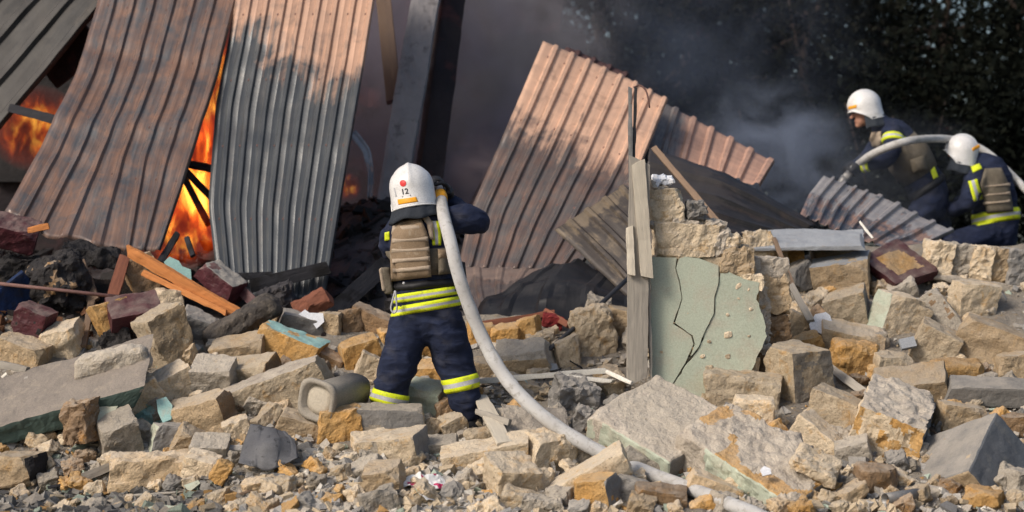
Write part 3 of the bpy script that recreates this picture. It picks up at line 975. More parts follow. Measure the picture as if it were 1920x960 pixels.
# crumpled grey sheet scrap among the front rubble and a curled strip beside the slate sheet
sheet('metal_scrap', [
    [(474, 806, 12.50), (505, 812, 12.44), (530, 822, 12.46)], [(455, 840, 12.34), (505, 838, 12.28), (550, 852, 12.34)], [(446, 872, 12.22), (500, 888, 12.22), (560, 876, 12.26)]],
    3, plain_mat('scrap_grey', (0.125, 0.125, 0.13), (0.085, 0.085, 0.09), 6.0, 0.6, 0.3, (0.04, 0.04, 0.042), (0.56, 0.62), spec=0.3),
    'crumpled dark grey sheet scrap with black spots among the front rubble', rib_h=0.005, dent=0.06, seed=14, nv=24, cat='metal scrap', crumple=0.035)
sheet('metal_strip', [
    [(650, 250, 16.1), (668, 246, 16.2)], [(680, 285, 16.0), (694, 280, 16.1)], [(690, 330, 15.9), (700, 330, 16.0)], [(688, 372, 15.8), (697, 372, 15.9)]],
    1, M['shI'], 'curled blue grey metal strip hanging right of the slate sheet', rib_h=0.01, dent=0.01, seed=15, nv=24, cat='metal strip')

# ------------------------------------------------------------------ columns and charred timber behind
def column_mat():
    t = NT('smoked_concrete')
    c = t.coord('Object', False)
    col = t.mix(t.ramp(t.noise(c, 3.0, 6), 0.35, 0.68), (0.30, 0.28, 0.275), (0.20, 0.19, 0.195))
    col = t.mix(t.ramp(t.noise(c, 9.0, 5), 0.55, 0.7), col, (0.13, 0.12, 0.12))
    return t.bsdf(col, 0.9, t.noise(c, 30.0, 5), 0.4, 0.015, spec=0.15)


M['column'] = column_mat()
bar('concrete_column', P(728, 440, 16.5), P(814, -120, 17.4), 0.24, 0.22, M['column'], 'grey concrete column leaning behind the white helmet', 'column', twist=0, rough=0.008, rnd=0.012, seed=50)
bar('concrete_column', P(785, 430, 16.9), P(868, -120, 17.75), 0.20, 0.26, M['sooty'], 'added dark bar for the darker right face of the grey concrete column', 'column', twist=14, rough=0.008, rnd=0.012, seed=51)  # separate bar added for the darker right face of the same column
bar('timber_post', P(738, 190, 17.3), P(708, -120, 17.6), 0.13, 0.12, M['brownwood'], 'thin brown timber post between slate sheet and concrete column', 'post', seed=52)
bar('charred_beam', P(440, 520, 14.85), P(512, 516, 14.9), 0.06, 0.05, M['charwood'], 'short charred beam lying below the slate sheet edge', 'beam', seed=53)
bar('charred_beam', P(470, 538, 14.75), P(616, 500, 14.85), 0.10, 0.08, M['charwood'], 'long charred beam crossing the foot of the slate sheet', 'beam', seed=54)
bar('charred_beam', P(612, 596, 14.62), P(722, 498, 15.4), 0.13, 0.09, M['charwood'], 'thick charred beam running back from the rubble beside the hose man', 'beam', seed=55)
bar('charred_stick', P(300, 492, 14.85), P(333, 438, 15.0), 0.05, 0.04, M['charwood'], 'charred stick standing under the right fire gap', 'stick', seed=56)
bar('charred_stick', P(362, 480, 14.85), P(350, 446, 14.95), 0.04, 0.035, M['charwood'], 'short black stick beside the turquoise plaster scrap', 'stick', seed=57)
bar('charred_rafter', P(330, 300, 15.95), P(402, 378, 15.75), 0.055, 0.05, M['charwood'], 'thin black rafter slanting across the right fire', 'rafter', seed=58)
bar('charred_rafter', P(345, 335, 15.95), P(392, 420, 15.7), 0.05, 0.05, M['charwood'], 'steep black rafter in the right fire', 'rafter', seed=59)
bar('charred_rafter', P(350, 306, 16.0), P(402, 318, 15.9), 0.065, 0.06, M['charwood'], 'level charred rafter end crossing the right fire', 'rafter', seed=60)
bar('charred_rafter', P(20, 203, 15.9), P(110, 226, 15.7), 0.07, 0.06, M['charwood'], 'charred rafter crossing the left fire', 'rafter', seed=61)
bar('charred_board', P(80, 130, 16.6), P(170, 60, 16.5), 0.40, 0.05, M['sooty'], 'wide sooty board behind the upper left sheet', 'board', seed=62)

# ================================================================== rubble: shaped, chipped blocks
BLOCKS = []          # occupied pixel boxes
HANDLES = []


def rubble(name, cx, cy, L, Hh, D, yaw, pitch, roll, mat, label, cat='stone block', group='limestone rubble blocks', up=None,
           Y=None, rough=0.0075, chips=4, rnd=0.007, strata=0.0, alt=None, skew=0.10, res=0.016, depth=(0.80, 0.955), maxn=30, parent=None, af=9.0, R3=None, c0=None):
    """block of L x Hh (front) x D pixels at the mound; alt = {face: (material, coverage 0..1)}"""
    if name == 'limestone_block' and parent is None:
        L, Hh, D = L * 1.10, Hh * 1.14, D * 1.10
    seed = (int(cx) * 31 + int(cy) * 17) % 99991
    if Y is None:
        k0 = float(mound_Y(cx, cy)) / F
        Y = float(mound_Y(cx, cy)) - (0.62 * D * k0 if up is None else up + 0.06)
    k = Y / F
    v, q, fid, chd = rock_arrays(L * k, Hh * k, D * k, seed, rnd=rnd, rough=rough, chips=chips, skew=skew, strata=strata, res=res, depth=depth, maxn=maxn)
    mats = [M[mat] if isinstance(mat, str) else mat]
    midx = np.zeros(len(q), int)
    if alt:
        cen = v[q].mean(1)
        ns = fbm(cen, af, 3, seed + 5)
        broken = chd[q].sum(1) > 2
        for f, spec in alt.items():
            am, cov = M[spec[0]], spec[1]
            if am not in mats:
                mats.append(am)
            thr = 1.2 - 2.2 * cov
            sel = (fid == f) & (ns > thr * 0.5) & ~(broken & (cov < 1.0))
            if len(spec) > 2:       # only an island in the middle of the face
                e = np.abs(cen) / (np.abs(v).max(0) + 1e-6)
                e[:, {0: 1, 1: 1, 2: 0, 3: 0, 4: 2, 5: 2}[f]] = 0
                sel = (fid == f) & (np.maximum.reduce(e, axis=1) + 0.25 * ns < spec[2])
            midx[sel] = mats.index(am)
    me = mesh_np(name, v, q, mats, midx)
    c = P(cx, cy, Y) if c0 is None else c0
    if parent is None and label and name != 'stone_chunk':
        HANDLES.append((cx, cy, label))
    BLOCKS.append((cx, cy, L / 2, Hh / 2))
    o = link(name, me, parent, c if parent is None else c - Vector(parent.location), (rot3(yaw, pitch, roll) if R3 is None else R3).to_euler())
    return tag(o, label, cat, group) if parent is None else o




def corner_block(name, V, YV, edges, lens, mats, base, label, cat, **kw):
    """box whose nearest corner is seen at pixel V: three edge directions (degrees, image plane) and seen lengths;
    mats[i] covers the face that edge i does not touch"""
    d = [Vector((math.cos(R(a)), math.sin(R(a)))) for a in edges]
    a, b, c = -d[0].dot(d[1]), -d[1].dot(d[2]), -d[0].dot(d[2])
    t0 = math.sqrt(a * c / b)
    t = [t0, a / t0, c / t0]
    u = [Vector((d[i].x, t[i], d[i].y)).normalized() for i in range(3)]
    L = [lens[i] * math.sqrt(1 + t[i] * t[i]) for i in range(3)]
    order = [1, 2, 0]
    if u[1].cross(u[2]).dot(u[0]) < 0:
        order = [2, 1, 0]
    R3 = Matrix((u[order[0]], u[order[1]], u[order[2]])).transposed()
    k = YV / F
    c0 = P(V[0], V[1], YV) + sum((u[i] * (L[i] * k / 2) for i in range(3)), Vector())
    alt = {}
    for slot, face in ((0, 2), (1, 0), (2, 5)):
        if mats[order[slot]]:
            alt[face] = mats[order[slot]]
    cx, cy = 960 + c0.x * F / c0.y, 480 - (c0.z - CAMH) * F / c0.y
    return rubble(name, cx, cy, L[order[0]], L[order[2]], L[order[1]], 0, 0, 0, base, label, cat, None, Y=YV, alt=alt, R3=R3, c0=c0, skew=0.03, **kw)


B = 'limestone_block'
# --- left
rubble(B, 312, 645, 66, 112, 72, 34, 12, 20, 'cream', 'tall cream block leaning at the upper end of the dusty slab', alt={0: ('tan', 0.9)}, strata=0.003)
rubble(B, 326, 720, 70, 52, 56, 22, 22, 22, 'cream', 'cream block right under the tall leaning cream block')
rubble(B, 320, 574, 46, 56, 40, 10, 5, 4, 'cream', 'small upright cream block behind the tall leaning block', up=0.0)
rubble(B, 118, 638, 64, 52, 52, -14, 22, 20, 'cream', 'yellowish block with straight grooves at the slab top', strata=0.008, chips=2)
rubble(B, 44, 664, 82, 48, 50, -12, 18, -14, 'tan', 'tan block against the left picture edge above the slab')
rubble(B, 212, 679, 128, 42, 44, 0, 15, 7, 'greystone', 'long rounded stone lying on top of the dusty slab', rnd=0.05, rough=0.014, up=0.5)
rubble(B, 262, 735, 64, 40, 50, 20, 25, 24, 'cream', 'tan wedge shaped block in front of the slab end', up=0.3)
rubble(B, 150, 790, 52, 66, 46, -20, 8, 6, 'brown', 'pitted orange brown block before the green slab side', rough=0.018, up=0.32)
rubble(B, 224, 822, 66, 74, 60, 18, 30, 10, 'greystone', 'grey tan block with visible top below the pale mint flake', up=0.1)
rubble(B, 268, 775, 62, 48, 44, 10, 20, 12, 'greystone', 'dusty lump with mint paint behind the grey tan block', alt={0: ('cyan', 0.35)}, rough=0.018)
rubble(B, 313, 824, 52, 54, 44, 20, 0, -8, 'concrete', 'dark grey stone with pale mint edge', alt={2: ('mint', 1.0)})
rubble(B, 283, 881, 138, 50, 54, 6, 10, 4, 'tan', 'long tan block lying flat on the front gravel left', rough=0.013)
rubble(B, 32, 880, 84, 52, 60, -20, 4, 2, 'tan', 'brown block on the soil at the lower left edge', strata=0.005, alt={3: ('char', 1.0)})
rubble(B, 378, 778, 104, 58, 62, -18, 14, 20, 'tan', 'broad tilted tan block with layered brown side', strata=0.005, alt={3: ('brown', 1.0)})
rubble(B, 403, 711, 70, 62, 58, -12, 28, 8, 'greystone', 'dusty grey block above the broad tilted tan block')
rubble(B, 476, 700, 84, 46, 54, -28, 24, 16, 'cream', 'pale wedge block left of the ochre block', alt={3: ('brown', 1.0)}, depth=(0.6, 0.9))
rubble(B, 520, 742, 190, 78, 60, -8, 14, 22, 'cream', 'long piece of masonry with grey mortar top left of the flanged pipe', alt={4: ('mortar', 1.0)}, rough=0.013)
rubble(B, 542, 655, 108, 58, 58, -10, 12, -17, 'ochre', 'bright ochre block with turquoise plaster top edge', alt={4: ('cyan', 0.8)}, rough=0.008)
rubble(B, 452, 657, 86, 40, 52, -14, 22, 18, 'tan', 'tan block wedged under the charred log')
rubble(B, 352, 830, 46, 46, 44, 20, 20, -35, 'tan', 'small tan block below the broad tilted block')
rubble(B, 394, 841, 64, 34, 50, 0, 28, -6, 'greystone', 'pale flat stone among the front left chunks')
rubble(B, 378, 876, 58, 44, 44, -10, 20, -10, 'cream', 'cream orange chunk right of the long flat tan block')
rubble(B, 415, 884, 30, 38, 30, 0, 5, -28, 'ochre', 'small bright orange stone left of the grey scrap', up=0.12)
rubble(B, 447, 812, 44, 48, 40, 10, 12, 14, 'cream', 'cream chunk above the grey sheet scrap')
rubble(B, 566, 797, 80, 34, 46, 0, 20, -14, 'tan', 'low tan block beneath the flanged pipe')
rubble(B, 505, 590, 32, 40, 34, 0, 0, -20, 'tan', 'small tan wedge behind the charred log end')
rubble(B, 565, 612, 76, 40, 44, 10, 10, -14, 'concrete', 'dark greenish block behind the bright ochre block', up=0.0)
# --- centre left
rubble(B, 731, 799, 122, 66, 62, 2, 8, 1, 'greystone', 'grey faced squared block before the hose man left boot', alt={0: ('concrete', 0.9), 3: ('cream', 1.0)}, rough=0.006, chips=3, depth=(0.88, 0.97))
rubble(B, 638, 801, 74, 66, 60, 4, 8, 2, 'ochre', 'rough ochre block joined left of the grey faced squared block', rough=0.014, chips=4, alt={5: ('mortar', 1.0)}, depth=(0.84, 0.96))
rubble(B, 738, 840, 110, 50, 62, -22, 12, 14, 'cream', 'pale broken block below the long grey faced block', alt={0: ('greystone', 0.6), 3: ('concrete', 1.0)})
rubble(B, 722, 908, 66, 66, 58, -12, 18, 12, 'tan', 'cube like tan block standing alone on the front gravel', rough=0.008, chips=3)
rubble(B, 797, 756, 64, 70, 52, -14, 26, -8, 'greystone', 'mint faced stone between the legs of the hose man', alt={0: ('mint', 1.0), 4: ('mint', 1.0)}, up=0.05)
rubble(B, 691, 696, 42, 56, 36, 10, 4, -22, 'cream', 'pale tilted slab stone left of the hose man leg')
rubble(B, 676, 668, 66, 58, 52, 14, 16, 12, 'ochre', 'brownish ochre block behind the pale tilted stone')
rubble(B, 700, 602, 76, 34, 40, -10, 16, -20, 'brown', 'reddish brown brick shaped stone behind the hose man hip')
rubble(B, 656, 605, 36, 44, 34, 20, 0, 4, 'brown', 'small brown stone next to the white plaster scrap')
rubble(B, 622, 614, 34, 50, 30, -10, 5, 4, 'tan', 'pinkish narrow stone right of the white plaster scrap')
rubble(B, 612, 672, 60, 24, 34, 0, 20, -24, 'brown', 'thin brown slab behind the ochre block right end')
rubble(B, 590, 712, 56, 40, 40, -20, 15, 20, 'brown', 'rusty stained stone above the pipe flange')
rubble(B, 808, 656, 56, 40, 44, 10, 14, 0, 'ochre', 'ochre stone seen between the thighs', up=0.0)
rubble(B, 806, 700, 66, 36, 44, -12, 20, 6, 'ochre', 'brown ochre stone seen between the knees', up=0.0)
rubble(B, 838, 776, 34, 52, 34, 10, 5, 12, 'brown', 'orange brown stone left of the standing boot', up=0.0)
rubble(B, 846, 800, 46, 36, 40, 24, 22, 18, 'cream', 'small cream wedge in front of the standing boot')
rubble(B, 815, 835, 80, 22, 44, 0, 22, 2, 'greystone', 'flat grey stone on the gravel below the mint faced stone')
rubble(B, 902, 632, 44, 42, 40, 8, 12, 0, 'ochre', 'ochre block right of the hose man thigh', up=0.0)
rubble(B, 948, 634, 48, 42, 40, -8, 14, 4, 'ochre', 'dusty ochre block left of the upright orange block', up=0.0)
rubble(B, 992, 626, 40, 54, 38, -16, 6, 6, 'ochre', 'upright orange block in front of the black crumpled sheet', up=0.05)
rubble(B, 983, 674, 92, 48, 64, -10, 26, 14, 'greystone', 'wide dusty block with tan side behind the white frame bar', alt={0: ('tan', 0.8)})
rubble(B, 905, 690, 46, 30, 40, 0, 14, -4, 'tan', 'tan block behind the hose at knee height', up=0.0)
rubble(B, 1014, 642, 46, 28, 34, 0, 20, 10, 'cream', 'small cream lump on the wide dusty block', rough=0.016)
rubble(B, 1112, 634, 70, 104, 56, 14, 4, 8, 'cream', 'tall rounded cream stone left of the door post', rnd=0.045, rough=0.016)
rubble(B, 1164, 612, 46, 60, 42, -8, 6, -6, 'tan', 'tan stone squeezed against the door post')
rubble(B, 1122, 575, 40, 28, 34, 0, 20, -12, 'greystone', 'grey stone chip sitting on the tall rounded cream stone', rough=0.016, up=0.16)
rubble(B, 1064, 668, 42, 60, 40, 12, 4, 10, 'cream', 'narrow cream stone left of the tall rounded stone')
# --- centre front
rubble('mortar_slab', 1004, 800, 118, 26, 96, 10, 30, -10, 'mortar', 'mortar capped slab lying below the hose bend', 'slab', None, alt={0: ('ochre', 0.5)}, rough=0.012)
rubble(B, 1026, 848, 82, 70, 70, 26, 10, -6, 'cream', 'ochre side block carrying the mortar slab under the hose', rough=0.012, strata=0.003)
rubble(B, 914, 856, 142, 46, 62, -6, 16, 14, 'cream', 'long tan beam like block below the boot', rough=0.008, chips=3)
rubble(B, 960, 901, 80, 72, 76, 24, 24, -6, 'cream', 'pinkish cube block at the bottom below the hose', rough=0.009, chips=3, depth=(0.86, 0.97))
rubble(B, 901, 824, 52, 38, 42, 16, 14, 10, 'cream', 'rounded cream orange stone beneath the boot', rnd=0.04, up=-0.04)
rubble(B, 1086, 908, 186, 46, 56, -6, 12, 31, 'cream', 'long slanted ochre plank shaped stone at the bottom under the hose', strata=0.004, chips=3)
rubble(B, 1122, 928, 66, 66, 60, -32, 8, 14, 'ochre', 'ochre fronted block at the bottom edge right of the slanted stone', alt={3: ('concrete', 1.0)})
rubble(B, 1180, 925, 44, 52, 40, -20, 10, -20, 'concrete', 'grey chunk at the bottom edge below the hose')
rubble(B, 1077, 745, 74, 58, 56, 14, 14, -10, 'concrete', 'jagged grey concrete lump left of the long beam', 'concrete lump', rough=0.026, chips=7)
rubble(B, 1098, 795, 44, 40, 40, 0, 20, -20, 'concrete', 'smaller grey lump under the jagged concrete lump', rough=0.02)
rubble(B, 1136, 812, 66, 34, 44, 0, 12, -26, 'brown', 'dark tan stone under the left end of the beam')
rubble(B, 1090, 850, 44, 40, 36, 10, 10, 0, 'greystone', 'grey stone behind the hose below the beam end')
rubble(B, 1238, 935, 86, 40, 50, 0, 14, -8, 'brown', 'brown stone beneath the hose near the bottom edge')
rubble(B, 1340, 918, 96, 36, 46, 0, 8, -24, 'tan', 'tan layered stone tucked under the beam front')
rubble(B, 1184, 905, 50, 30, 34, 0, 16, 10, 'cream', 'cluster sized cream chip under the hose', rough=0.018)
rubble(B, 1216, 868, 90, 22, 40, 0, 12, -24, 'greystone', 'narrow grey stone between hose and mint beam side', up=0.1)
# --- right
rubble(B, 1394, 735, 124, 62, 62, -10, 8, -3, 'cream', 'large cream block at the foot of the mint wall', rough=0.013)
rubble(B, 1412, 768, 72, 42, 44, -6, 10, -4, 'cream', 'smaller cream block in front of the large block by the mint wall', up=0.28)
rubble(B, 1497, 712, 84, 116, 84, 32, 14, 3, 'cream', 'upright dusty topped block right of the mint wall', alt={0: ('greystone', 0.55)}, chips=4)
rubble(B, 1566, 772, 80, 62, 62, -24, 12, -16, 'cream', 'smooth cream cube resting right of the upright block', chips=2, rough=0.007)
rubble(B, 1500, 655, 72, 40, 46, 10, 12, 16, 'ochre', 'ochre broken stone on top of the upright block', rough=0.016)
rubble(B, 1602, 676, 84, 66, 58, 10, 10, -10, 'ochre', 'rounded ochre stone in the middle of the right pile', rnd=0.05, rough=0.014)
rubble(B, 1598, 634, 106, 36, 56, 0, 24, -10, 'tan', 'flat tan stone above the rounded ochre stone')
rubble(B, 1673, 690, 66, 48, 50, 10, 12, -2, 'cream', 'two layered cream block right of the rounded ochre stone', strata=0.006)
rubble(B, 1705, 722, 128, 42, 66, -12, 30, 10, 'tan', 'wide tan block with a turquoise chip on it')
corner_block('masonry_lump', (1738, 804), 12.22, (42, 161, 256), (78, 128, 112), (('ochre', 0.55), ('cement', 1.0), ('mortar', 1.0)), 'cream',
             'big broken masonry lump with dark cement side at lower right', 'masonry lump', rough=0.018, chips=4, depth=(0.84, 0.95), maxn=44)
corner_block('concrete_block', (1815, 880), 11.70, (51, 210, 312), (130, 125, 160), (('tan', 1.0), ('cement', 1.0), ('concrete', 1.0)), 'tan',
             'large dark grey rendered block in the lower right corner', 'concrete block', rough=0.005, chips=0, rnd=0.02, maxn=60)
rubble('concrete_lintel', 1893, 736, 232, 40, 52, -8, 22, 3, 'concrete', 'straight concrete lintel reaching in from the right edge', 'lintel', None, rough=0.004, chips=2, depth=(0.92, 0.98), up=0.15)
rubble(B, 1862, 650, 130, 72, 66, -14, 12, -20, 'tan', 'large layered tan block above the concrete lintel', strata=0.007)
rubble(B, 1823, 567, 70, 66, 54, 16, 6, -12, 'cream', 'cream block below the broken row of masonry')
rubble(B, 1678, 597, 74, 82, 56, 24, 8, -10, 'cream', 'cream block with mint painted left side', alt={2: ('mint', 1.0)}, chips=3)
rubble(B, 1752, 652, 72, 72, 54, -6, 18, -26, 'cream', 'tilted pale block in the middle of the right slope')
rubble(B, 1770, 592, 96, 36, 46, -10, 10, -52, 'greystone', 'steeply tilted grey slab shaped stone on the right slope', alt={0: ('brown', 0.4)})
rubble(B, 1712, 605, 44, 62, 36, 0, 4, -30, 'cream', 'narrow cream stone beside the steep grey stone')
rubble(B, 1790, 698, 92, 40, 52, 0, 14, -4, 'ochre', 'round topped ochre stone above the lintel end', rnd=0.05)
rubble(B, 1898, 690, 56, 48, 44, 0, 6, 0, 'tan', 'tan stone at the right edge above the lintel')
rubble(B, 1590, 582, 70, 64, 52, -18, 14, 18, 'cream', 'cream chunk above the flat tan stone', alt={3: ('concrete', 0.7)})
rubble(B, 1487, 628, 46, 74, 34, 14, 8, -22, 'tan', 'pinkish tan slab leaning right of the wall end')
rubble(B, 1578, 520, 96, 62, 70, -16, 14, 8, 'tan', 'tan block capped by grey screed pieces', alt={4: ('slate', 0.9)}, chips=3)
rubble(B, 1440, 484, 56, 62, 50, 8, 0, 0, 'tan', 'dark tan block under the left of the grey slab', up=0.1)
rubble(B, 1484, 482, 42, 52, 40, -8, 0, 6, 'ochre', 'bright ochre stone under the middle of the grey slab', up=0.1)
rubble(B, 1568, 474, 82, 32, 44, 0, 0, 4, 'tan', 'flat tan stone under the right end of the grey slab', up=0.1)
rubble(B, 1420, 456, 42, 40, 40, 10, 0, 0, 'cream', 'crumbly cream stone left under the grey slab', rough=0.018, up=0.2)
rubble('screed_slab', 1508, 449, 214, 9, 130, -8, 15, 2, 'slate', 'flat blue grey screed slab on top of the pile', 'slab', None, rough=0.006, chips=7, depth=(0.66, 0.9), up=0.3, rnd=0.004)
rubble(B, 1500, 520, 44, 44, 38, 20, 10, 30, 'concrete', 'grey angular chunk under the ochre stone of the slab', up=0.1)
rubble(B, 1530, 830, 90, 60, 60, -20, 20, -34, 'cream', 'cream slab stone behind the beam right end', up=0.0)
rubble(B, 1625, 795, 60, 60, 50, 10, 10, 10, 'tan', 'tan stone left of the big masonry lump', up=0.0)
rubble(B, 1640, 640, 44, 34, 36, 0, 12, 10, 'greystone', 'grey chip above the two layered block', up=0.0)
rubble(B, 1800, 790, 80, 56, 50, 10, 6, -10, 'tan', 'shadowed tan stone under the lintel')
rubble(B, 1640, 905, 70, 60, 56, 12, 10, -14, 'brown', 'brown rounded stone left of the metal tube', rnd=0.04)
rubble(B, 1600, 850, 60, 44, 44, -14, 14, 20, 'greystone', 'grey wedge between the beam end and the big lump')
rubble(B, 1690, 545, 50, 34, 40, 0, 20, 20, 'greystone', 'small grey stone under the maroon framed slab')
rubble(B, 1850, 715, 40, 26, 30, 0, 10, 0, 'greystone', 'grey chip behind the concrete lintel', up=0.0)
rubble(B, 1905, 800, 50, 40, 44, 0, 6, 0, 'brown', 'brown stone at the right edge under the lintel', up=0.0)

# ================================================================== slabs, beam, wall stump
rubble('floor_slab', 72, 752, 420, 44, 185, -5, 28, 19, 'concrete', 'wide dusty concrete slab with shade darkened green side tilted at the left', 'slab', None,
       alt={0: ('green_shaded', 1.0), 4: ('slabtop', 1.0)}, rough=0.008, chips=2, depth=(0.9, 0.97), res=0.02, maxn=70, up=0.15, rnd=0.01)
corner_block('masonry_beam', (1262, 866), 12.0, (154, 26, 268), (178, 165, 92), (('concrete', 1.0), ('mint', 0.95), ('greystone', 0.6)), 'mortar',
             'fallen masonry beam with mint plaster front at the foot of the door post', 'masonry beam', rough=0.011, chips=3, depth=(0.9, 0.97), res=0.016, maxn=80, rnd=0.02, af=3.2)
corner_block('masonry_beam', (1484, 943), 11.52, (149, 24, 266), (236, 128, 96), (('concrete', 1.0), ('mint', 0.62), ('ochre', 0.40)), 'mortar',
             'broken end of the masonry beam with a mint sliver near the bottom edge', 'masonry beam', rough=0.016, chips=5, depth=(0.86, 0.96), res=0.016, maxn=80, rnd=0.025, af=3.2)
rubble('masonry_crumble', 1372, 838, 120, 34, 80, -12, 34, -24, 'tan', 'crumbling ochre masonry heaped on the beam middle', 'masonry', None, rough=0.02, rnd=0.03, chips=6, up=0.36, alt={4: ('ochre', 0.8), 0: ('ochre', 0.8)}, depth=(0.7, 0.93))
rubble('masonry_crumble', 1455, 832, 110, 24, 80, 8, 32, -22, 'mortar', 'pale dusty mortar chunk on the beam right of the ochre crumble', 'masonry', None, rough=0.018, rnd=0.02, chips=6, up=0.34, depth=(0.7, 0.93))
rubble('masonry_crumble', 1530, 872, 90, 30, 70, -8, 28, -20, 'cream', 'cream broken masonry on the far end of the beam', 'masonry', None, rough=0.018, rnd=0.02, chips=6, up=0.42, depth=(0.7, 0.93))
rubble('masonry_crumble', 1310, 772, 120, 16, 60, 0, 30, -22, 'mortar', 'thin mortar ridge along the back of the beam', 'masonry', None, rough=0.016, rnd=0.02, chips=5, up=0.30)
rubble('painted_slab', 1682, 500, 104, 22, 104, 42, 34, -10, 'maroon', 'maroon framed slab with broken ochre centre on the right pile', 'painted slab', None, alt={4: ('ochre', 0.42, 0.55)}, rough=0.006, chips=1, depth=(0.93, 0.98), up=0.25)
rubble('painted_brick', 250, 583, 96, 34, 70, 24, 34, -6, 'maroon', 'dark maroon painted brick above the dusty slab', 'painted brick', None, chips=2, rough=0.006, up=0.28)
rubble(B, 214, 596, 64, 58, 44, 30, 6, 24, 'ochre', 'fire lit orange stone under the maroon brick', up=0.15)  # ochre colour carries the orange of the fire light
rubble('painted_brick', 28, 437, 84, 46, 60, 14, 28, -22, 'maroon', 'maroon brick at the left edge below the rusty sheet', 'painted brick', None, chips=2, up=0.0, Y=14.5)
rubble('painted_brick', 62, 606, 66, 66, 44, -16, 18, -18, 'maroon', 'upright maroon brick near the blue scrap', 'painted brick', None, chips=3, alt={0: ('char', 0.35)}, up=0.2)
rubble('painted_board', 415, 527, 84, 40, 50, -20, 24, -30, 'maroon', 'maroon and grey broken box end under the slate sheet', 'painted board', None, alt={4: ('concrete', 0.8)}, chips=3, up=0.1)
bar('painted_board', P(434, 526, 14.55), P(488, 578, 14.3), 0.075, 0.05, M['maroon'], 'narrow maroon board slanting right of the orange planks', 'painted board', seed=81)
rubble('clay_tile', 584, 572, 74, 34, 30, 0, 30, 28, 'redwood', 'rust red broken tile behind the white plaster scrap', 'tile', None, chips=5, depth=(0.5, 0.85), up=0.1)
rubble('burnt_bundle', 112, 536, 110, 120, 90, 10, 10, 14, 'char', 'round burnt bundle under the rusty sheet', 'burnt debris', None, rnd=0.15, rough=0.03, chips=3, up=0.1,
       alt={0: ('brown', 0.42), 2: ('brown', 0.4)})
rubble('charred_log', 452, 604, 158, 50, 50, 6, 8, 30, 'charred_log', 'charred grey log lying behind the tall cream block', 'log', None, rnd=0.075, rough=0.016, chips=2, depth=(0.85, 0.95), up=0.2)
rubble('concrete_chunk', 372, 617, 80, 60, 50, 10, 20, -24, 'concrete', 'smooth grey chunk between the tall cream block and the log', 'concrete chunk', None, up=0.0)
rubble('burnt_chunk', 40, 505, 70, 40, 50, 0, 10, 0, 'char', 'black burnt chunk near the left edge', 'burnt debris', None, rough=0.025, up=0.0)
rubble('burnt_chunk', 170, 480, 110, 34, 60, 0, 10, -8, 'char', 'long black burnt chunk under the rusty sheet edge', 'burnt debris', None, rough=0.03, Y=14.75)
rubble('burnt_chunk', 220, 640, 60, 44, 40, 0, 10, 20, 'char', 'black chunk between the slab and the orange stone', 'burnt debris', None, rough=0.02, up=0.0)
rubble('burnt_chunk', 520, 560, 60, 50, 50, 0, 10, 20, 'ash', 'ash grey chunk behind the log end', 'burnt debris', None, rough=0.025, up=0.0)
rubble(B, 268, 520, 56, 70, 44, 20, 4, 20, 'brown', 'dark tan stone behind the orange planks', up=-0.05)
rubble('blue_panel', 22, 556, 92, 56, 12, 10, 30, 32, 'blue', 'dark blue painted panel scrap at the left edge', 'panel', None, chips=2, rough=0.004, up=0.1)

# timber and rods
bar('pine_plank', S(240, 470, 0.2), S(455, 592, 0.25), 0.078, 0.04, M['plank'], 'wide pine plank in painted orange fire glow slanting under the rusty sheet', 'plank', twist=20, rough=0.006, seed=82)
bar('pine_plank', S(268, 512, 0.22), S(425, 586, 0.28), 0.045, 0.03, M['plank'], 'narrow plank in painted orange fire glow under the wide pine plank', 'plank', rough=0.005, seed=83)
bar('pine_plank', S(310, 528, 0.2), S(440, 590, 0.2), 0.03, 0.03, M['redwood'], 'thin red brown lath along the orange planks', 'plank', seed=84)
bar('red_board', S(236, 482, 0.1), S(196, 600, 0.15), 0.085, 0.03, M['redwood'], 'red brown board standing left of the maroon brick', 'board', seed=85)
bar('red_board', S(148, 494, 0.05), S(176, 566, 0.1), 0.10, 0.03, M['brownwood'], 'brown board upright behind the rusty rod', 'board', seed=86)
bar('red_board', S(156, 650, 0.1), S(172, 565, 0.1), 0.05, 0.03, M['brownwood'], 'dark lath standing beside the grooved block', 'board', seed=87)
bar('wood_splinter', P(52, 432, 14.3), P(92, 424, 14.3), 0.045, 0.03, M['plank'], 'short yellow splinter on the maroon brick', 'splinter', chips=6, seed=88)
bar('red_board', S(876, 612, 0.05), S(1040, 586, 0.15), 0.04, 0.03, M['redwood'], 'long red brown lath below the black crumpled sheet', 'board', seed=89)
bar('red_board', S(1022, 582, 0.12), S(1066, 610, 0.15), 0.045, 0.03, M['redwood'], 'short red lath behind the tall rounded stone', 'board', seed=90)
rubble('red_scrap', 1036, 604, 40, 26, 14, 10, 20, -18, plain_mat('bright_red', (0.25, 0.03, 0.03), (0.18, 0.03, 0.03), 8), 'small bright red scrap left of the tall rounded stone', 'scrap', None, up=0.05)
tube('metal_rod', [S(-10, 531, 0.35), S(120, 545, 0.34), S(226, 557, 0.3)], 0.013, M['rustrod'], sides=8)
tag(bpy.data.objects['metal_rod'], 'thin rusty rod lying level at the left edge', 'rod')
o_ = tube('metal_rod', [P(1022, 662, 13.75), P(1100, 595, 14.1), P(1182, 518, 14.4)], 0.017, M['blacksteel'], sides=8)
tag(o_, 'black rod slanting up to the door post', 'rod')
bar('white_bar', S(888, 713, 0.38), S(1138, 697, 0.38), 0.036, 0.03, M['whitepaint'], 'long white frame bar lying behind the hose', 'frame bar', seed=91)
bar('white_bar', S(1136, 697, 0.38), S(1186, 718, 0.36), 0.030, 0.03, M['whitepaint'], 'short white frame bar joining the long bar by the post', 'frame bar', seed=92)
